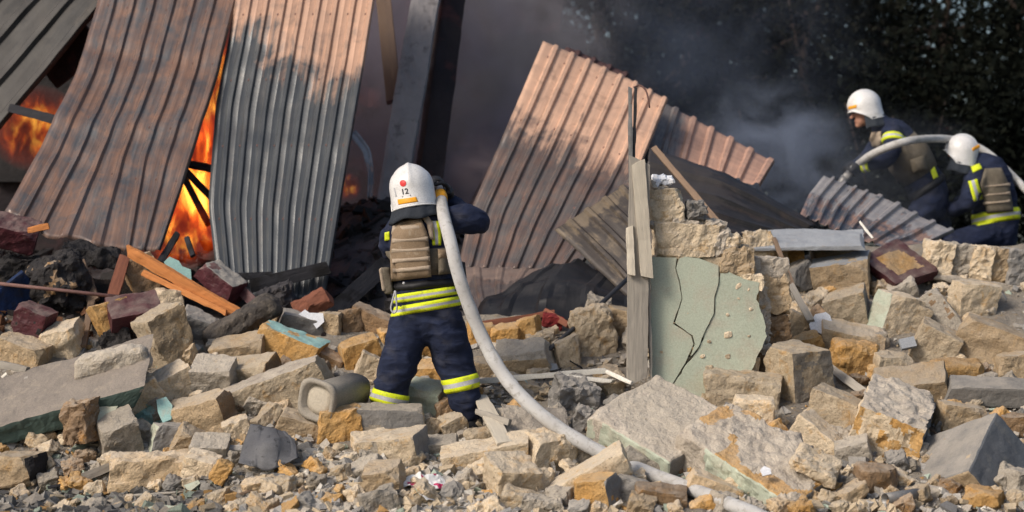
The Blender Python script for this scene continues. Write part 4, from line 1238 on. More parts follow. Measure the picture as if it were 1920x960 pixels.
bar('white_board', S(1062, 705, 0.34), S(1150, 716, 0.32), 0.028, 0.10, M['whitepaint'], 'flat white board under the white frame bars', 'board', seed=93)
bar('white_board', S(898, 742, 0.36), S(948, 832, 0.42), 0.10, 0.025, M['palewood'], 'pale cream board leaning right of the boot', 'board', seed=94)
bar('white_board', S(893, 772, 0.43), S(956, 792, 0.46), 0.040, 0.03, M['oldwood'], 'small grey cross lath on the pale cream board', 'board', seed=95)
bar('grey_board', S(1558, 690, 0.15), S(1634, 746, 0.15), 0.055, 0.03, M['oldwood'], 'grey board between the ochre stone and the cream cube', 'board', seed=96)
bar('wood_strip', P(1450, 448, 14.7), P(1490, 540, 14.3), 0.032, 0.03, M['brownwood'], 'brown strip leaning in front of the grey slab', 'wood strip', seed=97)
bar('wood_strip', P(1482, 535, 14.3), P(1522, 602, 14.0), 0.05, 0.03, M['oldwood'], 'grey strip in the dark hollow right of the wall end', 'wood strip', seed=98)
bar('wood_strip', P(1228, 278, 14.9), P(1345, 418, 13.8), 0.045, 0.04, M['brownwood'], 'brown batten slanting behind the wall top stones', 'wood strip', seed=99)
bar('white_strip', P(1612, 415, 15.0), P(1636, 448, 14.9), 0.018, 0.02, M['whitepaint'], 'thin white strip sticking up left of the maroon slab', 'wood strip', seed=100)
bar('grey_board', S(0, 683, 0.2), S(52, 694, 0.25), 0.05, 0.04, M['oldwood'], 'short grey board at the left edge above the slab', 'board', seed=101)
bar('grey_board', S(130, 905, 0.1), S(215, 872, 0.1), 0.055, 0.05, M['oldwood'], 'grey board slanting on the front gravel left', 'board', seed=102)
bar('grey_board', S(130, 925, 0.05), S(185, 880, 0.05), 0.035, 0.05, M['charwood'], 'dark lath behind the slanting grey board', 'board', seed=103)
o_ = tube('metal_tube', [S(1660, 936, 0.18), S(1725, 926, 0.12)], 0.036, M['steel'], sides=16, cap=False)
o_.modifiers.new('wall', 'SOLIDIFY').thickness = 0.004
tag(o_, 'short grey metal tube lying left of the corner block', 'tube')
bar('white_lath', S(1655, 562, 0.25), S(1734, 562, 0.2), 0.03, 0.03, M['whitepaint'], 'small white lath above the mint sided block', 'lath', seed=104)


for k_, (a, b, w, mt, lab) in enumerate([
    ((548, 872), (642, 866), 0.014, 'oldwood', 'thin grey lath level on the gravel below the grey scrap'),
    ((430, 935), (498, 908), 0.018, 'brownwood', 'brown splinter on the gravel under the small bright orange stone'),
    ((590, 938), (628, 912), 0.016, 'palewood', 'pale splinter on the gravel left of the lone tan cube'),
    ((90, 915), (150, 902), 0.020, 'charwood', 'black splinter on the soil near the lower left'),
    ((858, 930), (905, 905), 0.014, 'oldwood', 'grey splinter right of the printed papers'),
    ((1020, 712), (1052, 690), 0.014, 'charwood', 'short dark stick poking up behind the white frame bar'),
    ((1060, 672), (1092, 690), 0.012, 'charwood', 'thin dark stick at the foot of the tall rounded stone'),
    ((1705, 780), (1756, 812), 0.016, 'brownwood', 'brown splinter beside the big broken masonry lump'),
    ((250, 930), (330, 922), 0.014, 'oldwood', 'long thin splinter in front of the long flat tan block')]):
    bar('wood_splinter', S(*a, 0.10), S(*b, 0.10), w, w, M[mt], lab, 'splinter', seed=120 + k_, rough=0.002, res=0.02)


# plaster flakes and other thin scraps
def flake(name, pts, up, thick, mat, label, cat, tilt=0.5, Y=None):
    cx = sum(p[0] for p in pts) / len(pts)
    cy = sum(p[1] for p in pts) / len(pts)
    Yc = float(mound_Y(cx, cy)) - up if Y is None else Y
    V = []
    for px, py in pts:
        p = P(px, py, Yc + (cy - py) * Yc / F * tilt)
        V.append(p)
    n = len(V)
    nrm = Vector((0, -1, tilt)).normalized() * thick
    c = sum(V, Vector()) / n
    vv = [p - c for p in V] + [p - nrm * -1 - c for p in V]
    fs = [tuple(range(n, 2 * n)), tuple(range(n))[::-1]] + [(i, (i + 1) % n, n + (i + 1) % n, n + i) for i in range(n)]
    me = bpy.data.meshes.new(name)
    me.from_pydata([tuple(x) for x in vv], [], fs)
    me.materials.append(M[mat])
    me.update()
    return tag(link(name, me, None, c), label, cat, 'plaster flakes' if 'plaster' in name else None)


flake('plaster_flake', [(172, 752), (190, 745), (208, 747), (226, 756), (214, 778), (184, 793), (176, 776)], 0.42, 0.02, 'mint', 'pale mint plaster flake in front of the green slab side', 'plaster flake')
flake('plaster_flake', [(294, 752), (312, 746), (324, 762), (322, 788), (306, 795), (297, 775)], 0.30, 0.02, 'cyan', 'turquoise plaster flake under the cream block', 'plaster flake')
flake('plaster_flake', [(308, 492), (318, 482), (336, 490), (342, 500), (358, 506), (360, 530), (340, 524), (316, 512)], 0.12, 0.012, 'cyan', 'turquoise plaster scrap behind the orange planks', 'plaster flake', 0.3)
flake('plaster_flake', [(116, 484), (130, 476), (144, 488), (142, 500), (126, 494)], 0.25, 0.012, 'cyan', 'small turquoise flake on the burnt bundle', 'plaster flake', 0.4)
flake('plaster_flake', [(558, 592), (572, 581), (580, 587), (606, 588), (608, 604), (594, 617), (584, 603)], 0.25, 0.012, 'white', 'white plaster scrap behind the ochre block', 'plaster flake', 0.3)
flake('plaster_flake', [(1517, 608), (1528, 590), (1548, 586), (1556, 592), (1562, 612), (1546, 630), (1534, 624), (1522, 630)], 0.35, 0.012, 'white', 'white plaster scrap on the right pile', 'plaster flake', 0.3)
flake('plaster_flake', [(1643, 718), (1658, 712), (1678, 716), (1691, 733), (1680, 739), (1660, 732)], 0.30, 0.012, 'cyan', 'turquoise flake lying on the wide tan block', 'plaster flake', 1.2)
flake('plaster_flake', [(1425, 882), (1432, 875), (1444, 880), (1446, 890), (1430, 894)], 0.50, 0.014, 'white', 'small white chip on the masonry beam', 'plaster flake', 0.5)
flake('plaster_flake', [(794, 826), (806, 821), (816, 826), (815, 834), (800, 836)], 0.12, 0.014, 'white', 'small white chip under the mint faced stone', 'plaster flake', 0.5)
flake('plaster_flake', [(970, 716), (985, 712), (990, 722), (976, 728)], 0.15, 0.014, 'cyan', 'small turquoise chip under the white frame bar', 'plaster flake', 0.5)
flake('plaster_flake', [(1022, 682), (1044, 684), (1046, 694), (1030, 697)], 0.12, 0.014, 'slate', 'grey blue plaster chip left of the white frame corner', 'plaster flake', 0.7)
flake('plaster_flake', [(1684, 640), (1712, 634), (1718, 652), (1690, 658)], 0.30, 0.03, 'slate', 'blue grey screed piece on the right slope', 'plaster flake', 0.6)
flake('plaster_flake', [(278, 953), (300, 948), (334, 952), (330, 960), (284, 962)], 0.1, 0.014, 'mint', 'pale mint flake on the soil at the bottom edge', 'plaster flake', 0.8)
flake('plaster_flake', [(345, 912), (372, 902), (376, 908), (356, 924)], 0.1, 0.014, 'mint', 'pale mint flake right of the long flat tan block', 'plaster flake', 0.7)


# crumpled printed paper
def paper_mat():
    t = NT('printed_paper')
    c = t.coord('Object', False)
    n = t.noise(c, 11.0, 2)
    col = t.mix(t.ramp(n, 0.56, 0.58), (0.70, 0.69, 0.66), (0.42, 0.03, 0.10))
    col = t.mix(t.ramp(t.noise(c, 8.0, 2, 0.5, 1.0), 0.56, 0.60), col, (0.55, 0.62, 0.42))
    return t.bsdf(col, 0.7, spec=0.3)


M['paper'] = paper_mat()
for k, (px, py, w, lab) in enumerate([(770, 902, 40, 'crumpled white and green paper right of the lone tan cube'), (815, 905, 46, 'crumpled white and magenta paper on the front gravel'),
                                      (800, 924, 60, 'pale green printed paper lying flat below the crumpled papers')]):
    n = 14
    A, Bm = np.meshgrid(np.linspace(-1, 1, n), np.linspace(-1, 1, n), indexing='ij')
    c = S(px, py, 0.17)
    kk = c.y / F
    pv = np.stack([A.ravel() * w / 2 * kk, Bm.ravel() * w / 2 * kk * 0.8, A.ravel() * 0], -1)
    pv[:, 2] = (0.035 if k < 2 else 0.018) * fbm(pv, 14.0, 3, 70 + k)
    pv += 0.012 * np.stack([fbm(pv, 20, 2, s) for s in (1, 2, 3)], -1)
    I = np.arange(n * n).reshape(n, n)
    pq = np.stack([I[:-1, :-1], I[1:, :-1], I[1:, 1:], I[:-1, 1:]], -1).reshape(-1, 4)
    o_ = link('paper_scrap', mesh_np('paper_scrap', pv, pq, [M['paper']]), None, c, (R(38), R(10 * (k - 1)), R(30 * k)))
    tag(o_, lab, 'paper')

# flanged fibre cement duct
pr = thing('flanged_pipe', 'beige fibre cement duct with square flange lying left of the hose man', 'pipe', S(592, 752, 0.58))


def superloop(hw, nseg=32, e=4.0):
    out = []
    for k in range(nseg):
        a = 2 * math.pi * k / nseg
        c, s = math.cos(a), math.sin(a)
        r = (abs(c) ** e + abs(s) ** e) ** (-1 / e)
        out.append((c * r * hw, s * r * hw))
    return out


def loft_local(name, secs, mat, root, rot, e=4.0):
    V, Q = [], []
    for x, hw, ee in secs:
        for y, z in superloop(hw, 32, ee):
            V.append((x, y, z))
    for i in range(len(secs) - 1):
        for k in range(32):
            k2 = (k + 1) % 32
            Q.append((i * 32 + k, i * 32 + k2, (i + 1) * 32 + k2, (i + 1) * 32 + k))
    o = link(name, mesh_py(name, V, Q, mat), root, (0, 0, 0), rot)
    return o


prot = (R(14), R(-6), R(60))
loft_local('duct_body', [(0.05, 0.0, 2), (0.05, 0.098, 2.4), (0.0, 0.108, 3.0), (0.0, 0.134, 4.0), (0.035, 0.134, 4.0), (0.06, 0.112, 3.2), (0.10, 0.104, 3.0), (0.46, 0.104, 3.0), (0.46, 0.0, 3)], M['asbestos'], pr, prot)
loft_local('plug', [(0.03, 0.0, 2), (0.028, 0.06, 2.2), (0.036, 0.094, 2.4), (0.049, 0.096, 2.4)], M['palewood'], pr, prot)

# masonry row on the right pile
mr = thing('masonry_row', 'broken row of ochre masonry blocks still joined on the right crest', 'masonry', S(1815, 515, 0.2))
for k, (cx, w, cy, mt, dy) in enumerate([(1757, 46, 486, 'cream', 0.0), (1797, 40, 490, 'greystone', 0.04), (1833, 40, 493, 'cream', 0.01), (1866, 34, 497, 'tan', 0.05), (1906, 50, 502, 'concrete', 0.03)]):
    rubble('limestone_block', cx, cy, w, 66, 60, 4, 4, -6, mt, None, parent=mr, Y=15.05 + dy, rough=0.014, chips=4)
rubble('mortar_bed', 1828, 530, 200, 14, 64, 0, 4, -6, 'mortar', None, parent=mr, Y=15.03, rough=0.008)

# ------------------------------------------------------------------ broken wall with mint plaster
WY = 13.30
wall = thing('broken_wall', 'stump of a broken limestone wall with cracked mint plaster', 'wall', P(1330, 742, WY + 0.12))


def prism(name, pts, Y, thick, mat, root, jag=0.0, seed=0):
    rg = np.random.default_rng(seed)
    pp = []
    n = len(pts)
    for i in range(n):
        a, b = pts[i], pts[(i + 1) % n]
        d = math.hypot(b[0] - a[0], b[1] - a[1])
        m = max(1, int(d / 7))
        for k in range(m):
            t = k / m
            j = jag * rg.normal() if 0 < k else 0
            pp.append((a[0] + (b[0] - a[0]) * t + j, a[1] + (b[1] - a[1]) * t + j * rg.normal() * 0.7))
    n = len(pp)
    f = [P(x, y, Y) for x, y in pp]
    bk = [p + Vector((0, thick, 0)) for p in f]
    loc = Vector(root.location)
    me = bpy.data.meshes.new(name)
    me.from_pydata([tuple(p - loc) for p in f + bk], [], [tuple(range(n)), tuple(range(n, 2 * n))[::-1]] + [(i, n + i, n + (i + 1) % n, (i + 1) % n) for i in range(n)])
    me.materials.append(M[mat])
    me.update()
    return link(name, me, root)


ck1 = [(1271, 484), (1267, 503), (1275, 532), (1279, 560), (1263, 605), (1297, 630), (1301, 645), (1286, 680), (1259, 724)]
ck2 = [(1350, 499), (1348, 530), (1340, 558), (1339, 588), (1322, 622), (1311, 650), (1296, 668)]
prism('plaster_panel', [(1220, 482), (1269, 483)] + [(x - 0.8, y) for x, y in ck1[1:5]] + [(1262, 607), (1281, 619)] + [(x - 0.9, y) for x, y in ck1[5:]] + [(1222, 716)], WY, 0.026, 'mint', wall, 0.25, 1)
prism('plaster_panel', [(1273, 485), (1285, 481), (1310, 484), (1347, 498)] + [(x - 0.8, y) for x, y in ck2[1:]] + [(1303, 645), (1299, 629)] + [(1283, 618), (1266, 606)] + [(x + 0.8, y) for x, y in ck1[1:4]][::-1], WY - 0.006, 0.026, 'mint', wall, 0.25, 2)
prism('plaster_panel', [(1354, 503), (1392, 522), (1424, 530), (1418, 562), (1430, 590), (1438, 630), (1418, 672), (1409, 705), (1392, 745), (1310, 765), (1261, 724)] + [(x + 0.9, y) for x, y in [(1288, 681), (1299, 668)]] + [(x + 0.8, y) for x, y in ck2[:-1]][::-1], WY + 0.004, 0.026, 'mint', wall, 1.1, 3)
for px, py, s in [(1365, 628, 15), (1364, 668, 12), (1285, 552, 9), (1408, 580, 7), (1364, 590, 8), (1330, 690, 14), (1344, 706, 10), (1290, 588, 6), (1405, 630, 6), (1318, 668, 9), (1240, 660, 6), (1300, 655, 6), (1385, 560, 6), (1330, 640, 7)]:
    rubble('impact_mark', px, py, s, s * 0.85, 6, 0, 0, 0, 'cream', None, parent=wall, Y=WY + 0.0075, rough=0.004, rnd=0.012, res=0.008)
row = 0
for cy in (512, 574, 636, 698, 750):
    x = 1222 - (row % 2) * 30
    while x < 1400:
        w = 92
        x1 = min(x + w, 1420)
        x0 = max(x, 1222)
        if x1 - x0 > 14:
            rubble('limestone_block', (x0 + x1) / 2, cy, x1 - x0 - 3, 58, 68, 0, 0, 0, 'cream', None, parent=wall, Y=WY + 0.155, rough=0.006, chips=1, depth=(0.92, 0.98))
        x += w
    row += 1
for cx, cy, w, h, d, mt, dy in [(1248, 388, 62, 66, 60, 'cream', 0.12), (1284, 450, 114, 64, 74, 'cream', 0.13), (1380, 490, 62, 58, 66, 'tan', 0.13), (1400, 530, 50, 34, 60, 'cream', 0.12),
                                (1448, 548, 54, 74, 80, 'tan', 0.30), (1452, 618, 48, 60, 80, 'brown', 0.32), (1430, 690, 52, 66, 76, 'brown', 0.26), (1440, 500, 62, 34, 84, 'mortar', 0.30),
                                (1428, 660, 40, 30, 60, 'mortar', 0.22), (1428, 585, 30, 120, 40, 'mortar', 0.22)]:
    rubble('limestone_block', cx, cy, w, h, d, 2, 2, 0, mt, None, parent=wall, Y=WY + dy, rough=0.016, chips=4, depth=(0.8, 0.95))
for cx, cy, w, h, mt in [(1248, 421, 60, 12, 'mortar'), (1290, 416, 60, 14, 'mortar'), (1350, 455, 34, 46, 'mortar'), (1340, 425, 40, 24, 'mortar'), (1305, 395, 36, 34, 'concrete'), (1244, 338, 36, 14, 'white'), (1235, 350, 30, 16, 'mortar'), (1370, 450, 36, 22, 'cream')]:
    rubble('mortar_lump', cx, cy, w, h, 46, 5, 10, random.uniform(-14, 14), mt, None, parent=wall, Y=WY + 0.10, rough=0.018, rnd=0.02, chips=5)

# door post at the left end of the wall
dp = thing('door_post', 'tall weathered grey door post with pale boards left of the mint wall', 'door post', P(1200, 712, WY - 0.04))
bar('jamb', P(1197, 716, WY - 0.05), P(1196, 300, WY - 0.05), 0.135, 0.10, M['oldwood'], parent=dp, res=0.04, seed=110)
bar('edge_board', P(1219, 714, WY - 0.03), P(1217, 470, WY - 0.03), 0.018, 0.09, M['oldwood'], parent=dp, seed=111)
bar('facing_board', P(1216, 520, WY - 0.12), P(1194, 304, WY - 0.10), 0.085, 0.03, M['palewood'], parent=dp, seed=112)
bar('facing_board', P(1184, 516, WY - 0.13), P(1180, 425, WY - 0.11), 0.05, 0.025, M['palewood'], parent=dp, seed=113)
bar('steel_angle_and_slit', P(1182, 330, WY - 0.02), P(1182, 163, WY - 0.02), 0.030, 0.02, M['steel'], parent=dp, seed=114, chips=0)
bar('steel_angle_and_slit', P(1190, 300, WY + 0.0), P(1190, 163, WY + 0.0), 0.020, 0.03, M['blacksteel'], parent=dp, seed=115, chips=0)  # black bar put in for the dark slit beside the steel strip
tube('wire', catmull([P(1188, 164, WY), P(1200, 160, WY), P(1211, 170, WY - 0.02), P(1216, 188, WY - 0.03), P(1218, 202, WY - 0.02)], 14), 0.006, M['rustrod'], dp, 6)

# ------------------------------------------------------------------ small loose stones, told apart only by place
def zone(px, py):
    if px < 420:
        return 'before the green slab' if py > 790 else 'round the dusty slab'
    if px < 690:
        return 'round the flanged pipe' if py < 860 else 'on the gravel below the grey scrap'
    if px < 910:
        return 'round the hose man feet'
    if px < 1200:
        return 'along the hose' if py > 740 else 'behind the white frame bar'
    if px < 1460:
        return 'about the masonry beam'
    return 'on the upper right pile' if py < 680 else 'in the lower right hollows'


PREP = {'at', 'behind', 'under', 'below', 'above', 'on', 'in', 'before', 'right', 'left', 'beside', 'between', 'along', 'among', 'with', 'near', 'against', 'lying', 'reaching', 'standing', 'seen', 'to', 'by', 'next', 'resting', 'leaning', 'of', 'beneath', 'wedged', 'capped', 'from', 'tucked', 'squeezed', 'carrying', 'sitting', 'slanting', 'round', 'still'}
adj = {'cream': 'cream', 'tan': 'tan', 'ochre': 'ochre', 'greystone': 'grey', 'brown': 'brown', 'concrete': 'dark grey'}
nfill = 0
seen_labels = set()
rg_f = np.random.default_rng(99)
tries = 0
while nfill < 296 and tries < 6000:
    tries += 1
    px, py = rg_f.uniform(-10, 1930), rg_f.uniform(520, 958)
    if rg_f.random() < 0.35:
        py = rg_f.uniform(845, 958)
    if px < 620 and py < 640 or (abs(px - 880) < 48 and 735 < py < 835):
        continue
    if py < lerpf(px, _PX, _PYC) + 15:
        continue
    if px < 330 and py < 900 and not (py > 800 + (150 - px) * 0.2):
        continue
    s = rg_f.uniform(18, 62) if (px > 680 and py > 800) else rg_f.uniform(16, 46)
    bad = False
    for cx, cy, hw, hh in BLOCKS:
        if hw > 80:
            continue
        m = 0.40 if hw > 24 else 0.75
        if abs(px - cx) < hw * m + s * 0.3 and abs(py - cy) < hh * m + s * 0.3:
            bad = True
            break
    if bad:
        continue
    mt = str(rg_f.choice(list(adj), p=[0.34, 0.2, 0.12, 0.2, 0.08, 0.06]))
    for near in sorted(HANDLES, key=lambda h: (h[0] - px) ** 2 + (1.4 * (h[1] - py)) ** 2)[:6]:
        words = near[2].split()
        cut = next((i for i, w in enumerate(words) if i > 2 and w in PREP), 7)
        side = ('left of' if near[0] > px else 'right of') if abs(near[0] - px) > abs(near[1] - py) else ('below' if py > near[1] else 'above')
        lab = '%s %s stone chunk %s the %s' % ('small' if s < 30 else 'medium', adj[mt], side, ' '.join(words[:cut]))
        if lab not in seen_labels:
            break
    seen_labels.add(lab)
    rubble('stone_chunk', px, py, s * rg_f.uniform(0.8, 1.4), s * rg_f.uniform(0.5, 1.0), s * rg_f.uniform(0.6, 1.0), rg_f.uniform(-40, 40), rg_f.uniform(0, 35), rg_f.uniform(-40, 40),
           mt, lab, 'stone chunk', 'loose stone chunks', up=0.02, rough=0.010, res=0.012, maxn=14, chips=5, depth=(0.62, 0.93))
    nfill += 1

# ================================================================== people
def cloth_mat(name, c1, c2, bstr=0.5):
    t = NT(name)
    c = t.coord('Object', False)
    st = t.n('ShaderNodeMapping', {'Vector': c, 'Scale': (5.0, 5.0, 11.0)}).outputs[0]
    fold = t.noise(st, 1.6, 3, 0.5, 0.8)
    weave = t.noise(c, 260.0, 2)
    col = t.mix(t.ramp(fold, 0.35, 0.7), c1, c2)
    col = t.mix(t.math('MULTIPLY', t.ramp(t.noise(c, 7.0, 5), 0.52, 0.72), 0.2), col, (0.12, 0.11, 0.10))
    h = t.math('ADD', fold, t.math('MULTIPLY', weave, 0.08))
    return t.bsdf(col, 0.85, h, bstr, 0.03, spec=0.2)


M['navy'] = cloth_mat('navy_cloth', (0.010, 0.014, 0.032), (0.018, 0.025, 0.055))
M['yellow'] = plain_mat('fluorescent_yellow', (0.66, 0.74, 0.02), (0.60, 0.68, 0.02), 9.0, 0.6, 0.08, (0.34, 0.35, 0.09), (0.54, 0.74), vary=False)
M['silver'] = plain_mat('reflective_silver', (0.46, 0.46, 0.47), (0.40, 0.40, 0.41), 9.0, 0.4, 0.08, (0.28, 0.28, 0.27), (0.62, 0.8), vary=False)
M['vest'] = plain_mat('tan_vest', (0.25, 0.18, 0.115), (0.21, 0.15, 0.095), 9.0, 0.9, 0.3, (0.30, 0.24, 0.17), (0.55, 0.7), vary=False)
M['webbing'] = plain_mat('tan_webbing', (0.37, 0.30, 0.225), (0.33, 0.26, 0.195), 14.0, 0.9, 0.3, vary=False)
M['olive'] = plain_mat('olive_vest', (0.13, 0.11, 0.08), (0.10, 0.085, 0.065), 9.0, 0.9, 0.3, (0.17, 0.145, 0.11), vary=False)
M['black'] = plain_mat('black_gear', (0.012, 0.012, 0.014), (0.02, 0.02, 0.022), 8.0, 0.55, 0.2, vary=False)
M['helmet'] = plain_mat('white_helmet', (0.68, 0.67, 0.65), (0.64, 0.63, 0.61), 3.0, 0.36, 0.0, (0.52, 0.50, 0.46), (0.55, 0.78), vary=False, spec=0.5)
M['orange'] = plain_mat('amber_reflector', (0.80, 0.36, 0.02), (0.75, 0.33, 0.02), 9.0, 0.4, 0.0, vary=False)
M['red'] = plain_mat('red_dot', (0.60, 0.03, 0.03), (0.55, 0.03, 0.03), 9.0, 0.4, 0.0, vary=False)
M['skin'] = plain_mat('skin', (0.42, 0.22, 0.15), (0.36, 0.18, 0.12), 12.0, 0.55, 0.05, vary=False)
M['curtain'] = plain_mat('dark_neck_cloth', (0.030, 0.036, 0.045), (0.022, 0.026, 0.033), 9.0, 0.85, 0.4, vary=False)


def hose_mat():
    t = NT('canvas_hose')
    c = t.coord('Object', False)
    col = t.mix(t.ramp(t.noise(c, 5.0, 5), 0.4, 0.7), (0.56, 0.55, 0.53), (0.45, 0.435, 0.415))
    col = t.mix(t.ramp(t.noise(c, 26.0, 5, 0.7), 0.54, 0.70), col, (0.33, 0.305, 0.27))
    col = t.mix(t.ramp(t.noise(c, 3.0, 6, 0.7, 0.6), 0.56, 0.72), col, (0.27, 0.25, 0.22))
    w1 = t.n('ShaderNodeTexWave', {'Vector': c, 'Scale': 60.0, 'Distortion': 1.0}).outputs[0]
    col = t.mix(t.math('MULTIPLY', w1, 0.16), col, (0.2, 0.19, 0.17))
    return t.bsdf(col, 0.85, t.math('ADD', t.noise(c, 120.0, 3), w1), 0.5, 0.006, spec=0.15)


M['hose'] = hose_mat()


def chain(pts, flat=None, flat_axis=None, sides=16):
    """limb through (point, radius) with rounded ends"""
    ps = [p for p, r in pts]
    rs = [r for p, r in pts]
    fine = catmull([Vector((p.x, p.y, p.z)) for p in ps], 4 * (len(ps) - 1))
    idx = np.linspace(0, len(ps) - 1, len(fine))
    rr = list(np.interp(idx, range(len(ps)), rs))
    t0 = (fine[0] - fine[1]).normalized()
    t1 = (fine[-1] - fine[-2]).normalized()
    r0, r1 = rr[0], rr[-1]
    P0 = [fine[0] + t0 * r0 * s for s in (0.98, 0.85, 0.5)]
    P1 = [fine[-1] + t1 * r1 * s for s in (0.5, 0.85, 0.98)]
    R0 = [r0 * s for s in (0.15, 0.53, 0.87)]
    R1 = [r1 * s for s in (0.87, 0.53, 0.15)]
    return tube_arrays(P0 + fine + P1, R0 + rr + R1, sides, True, flat, flat_axis)


def blob(c, r, rotm=None):
    v, q, _ = boxgrid((1, 1, 1), (6, 6, 6))
    v = v / np.linalg.norm(v, axis=1, keepdims=True) * np.array(r)
    if rotm is not None:
        v = v @ np.array(rotm).T
    return v + np.array(c), [tuple(f) for f in q]


def fuse(name, pieces, voxel, mat, root, smooth=3, folds=0.0, seed=0):
    """union of overlapping pieces as one continuous skin"""
    V, Q, n = [], [], 0
    for v, q in pieces:
        V.append(v)
        Q += [tuple(i + n for i in f) for f in q]
        n += len(v)
    V = np.concatenate(V)
    tmp = bpy.data.objects.new('tmp', mesh_py('tmp', V, Q, []))
    COL.objects.link(tmp)
    md = tmp.modifiers.new('r', 'REMESH')
    md.mode = 'VOXEL'
    md.voxel_size = voxel
    dg = bpy.context.evaluated_depsgraph_get()
    me = bpy.data.meshes.new_from_object(tmp.evaluated_get(dg))
    bpy.data.objects.remove(tmp)
    nv = len(me.vertices)
    co = np.zeros(nv * 3)
    me.vertices.foreach_get('co', co)
    co = co.reshape(-1, 3)
    ed = np.zeros(len(me.edges) * 2, dtype=np.int32)
    me.edges.foreach_get('vertices', ed)
    ed = ed.reshape(-1, 2)
    deg = np.maximum(np.bincount(ed.ravel(), minlength=nv), 1)[:, None]
    for _ in range(smooth):
        acc = np.zeros_like(co)
        np.add.at(acc, ed[:, 0], co[ed[:, 1]])
        np.add.at(acc, ed[:, 1], co[ed[:, 0]])
        co = co * 0.4 + acc / deg * 0.6
    if folds:
        me.vertices.foreach_set('co', co.astype(np.float32).ravel())
        me.update()
        nm = np.zeros(nv * 3)
        me.vertices.foreach_get('normal', nm)
        nm = nm.reshape(-1, 3)
        w = co * np.array([1.0, 1.0, 2.1])
        d = 1 - 2.4 * np.abs(fbm(w + 0.15 * fbm(co, 4, 2, seed)[:, None], 6.0, 2, seed + 1))
        co = co + nm * (d * folds)[:, None]
    world = co.copy()
    off = np.array(root.location if root.parent is None else Vector(root.location) + Vector(root.parent.location))
    me.vertices.foreach_set('co', (co - off).astype(np.float32).ravel())
    me.materials.clear()
    me.materials.append(mat)
    me.polygons.foreach_set('use_smooth', [True] * len(me.polygons))
    me.name = name
    me.update()
    o = link(name, me, root)
    pol = [tuple(p.vertices) for p in me.polygons]
    return o, BVHTree.FromPolygons([Vector(p) for p in world], pol)


def ring(name, bvh, c, axis, width, off, mats, root, rows=(1,), nseg=40, rmax=0.45, arc=(0, 360), xref=(1, 0, 0)):
    """strip of cloth wrapped round a limb: rows = relative heights of its coloured stripes"""
    c, axis = Vector(c), Vector(axis).normalized()
    a = Vector(xref)
    a = (a - axis * a.dot(axis)).normalized()
    b = axis.cross(a)
    lv, mi = [0.0], []
    tot = sum(rows)
    for k, r_ in enumerate(rows):
        m = 2
        for j in range(m):
            lv.append(lv[-1] + r_ / tot / m)
            mi.append(k)
    full = arc[1] - arc[0] >= 359
    ns = nseg if full else nseg + 1
    V = []
    for l in lv:
        o = c + axis * ((l - 0.5) * width)
        rad = []
        for k in range(ns):
            th = R(arc[0] + (arc[1] - arc[0]) * k / nseg)
            d = a * math.cos(th) + b * math.sin(th)
            h = bvh.ray_cast(o, d, rmax)
            rad.append((h[3] if h[0] is not None else None, d))
        good = [x for x, _ in rad if x is not None] or [0.1]
        md = sorted(good)[len(good) // 2]
        rs = [min(x if x is not None else md, md * 1.7) for x, _ in rad]
        if full:
            rs = [(rs[i - 1] + 2 * rs[i] + rs[(i + 1) % ns]) / 4 for i in range(ns)]
        edge = 0.35 if l in (lv[0], lv[-1]) else 1.0
        for (x, d), r_ in zip(rad, rs):
            V.append(o + d * (r_ + off * edge + (0.002 if edge == 1 else 0)))
    Q, MI = [], []
    for i in range(len(lv) - 1):
        for k in range(nseg):
            k2 = (k + 1) % ns
            Q.append((i * ns + k, i * ns + k2, (i + 1) * ns + k2, (i + 1) * ns + k))
            MI.append(mi[i])
    o = part(name, [list(p) for p in V], Q, mats, root, True, midx=MI)
    md = o.modifiers.new('cloth', 'SOLIDIFY')
    md.thickness = 0.006
    md.offset = -1
    return o


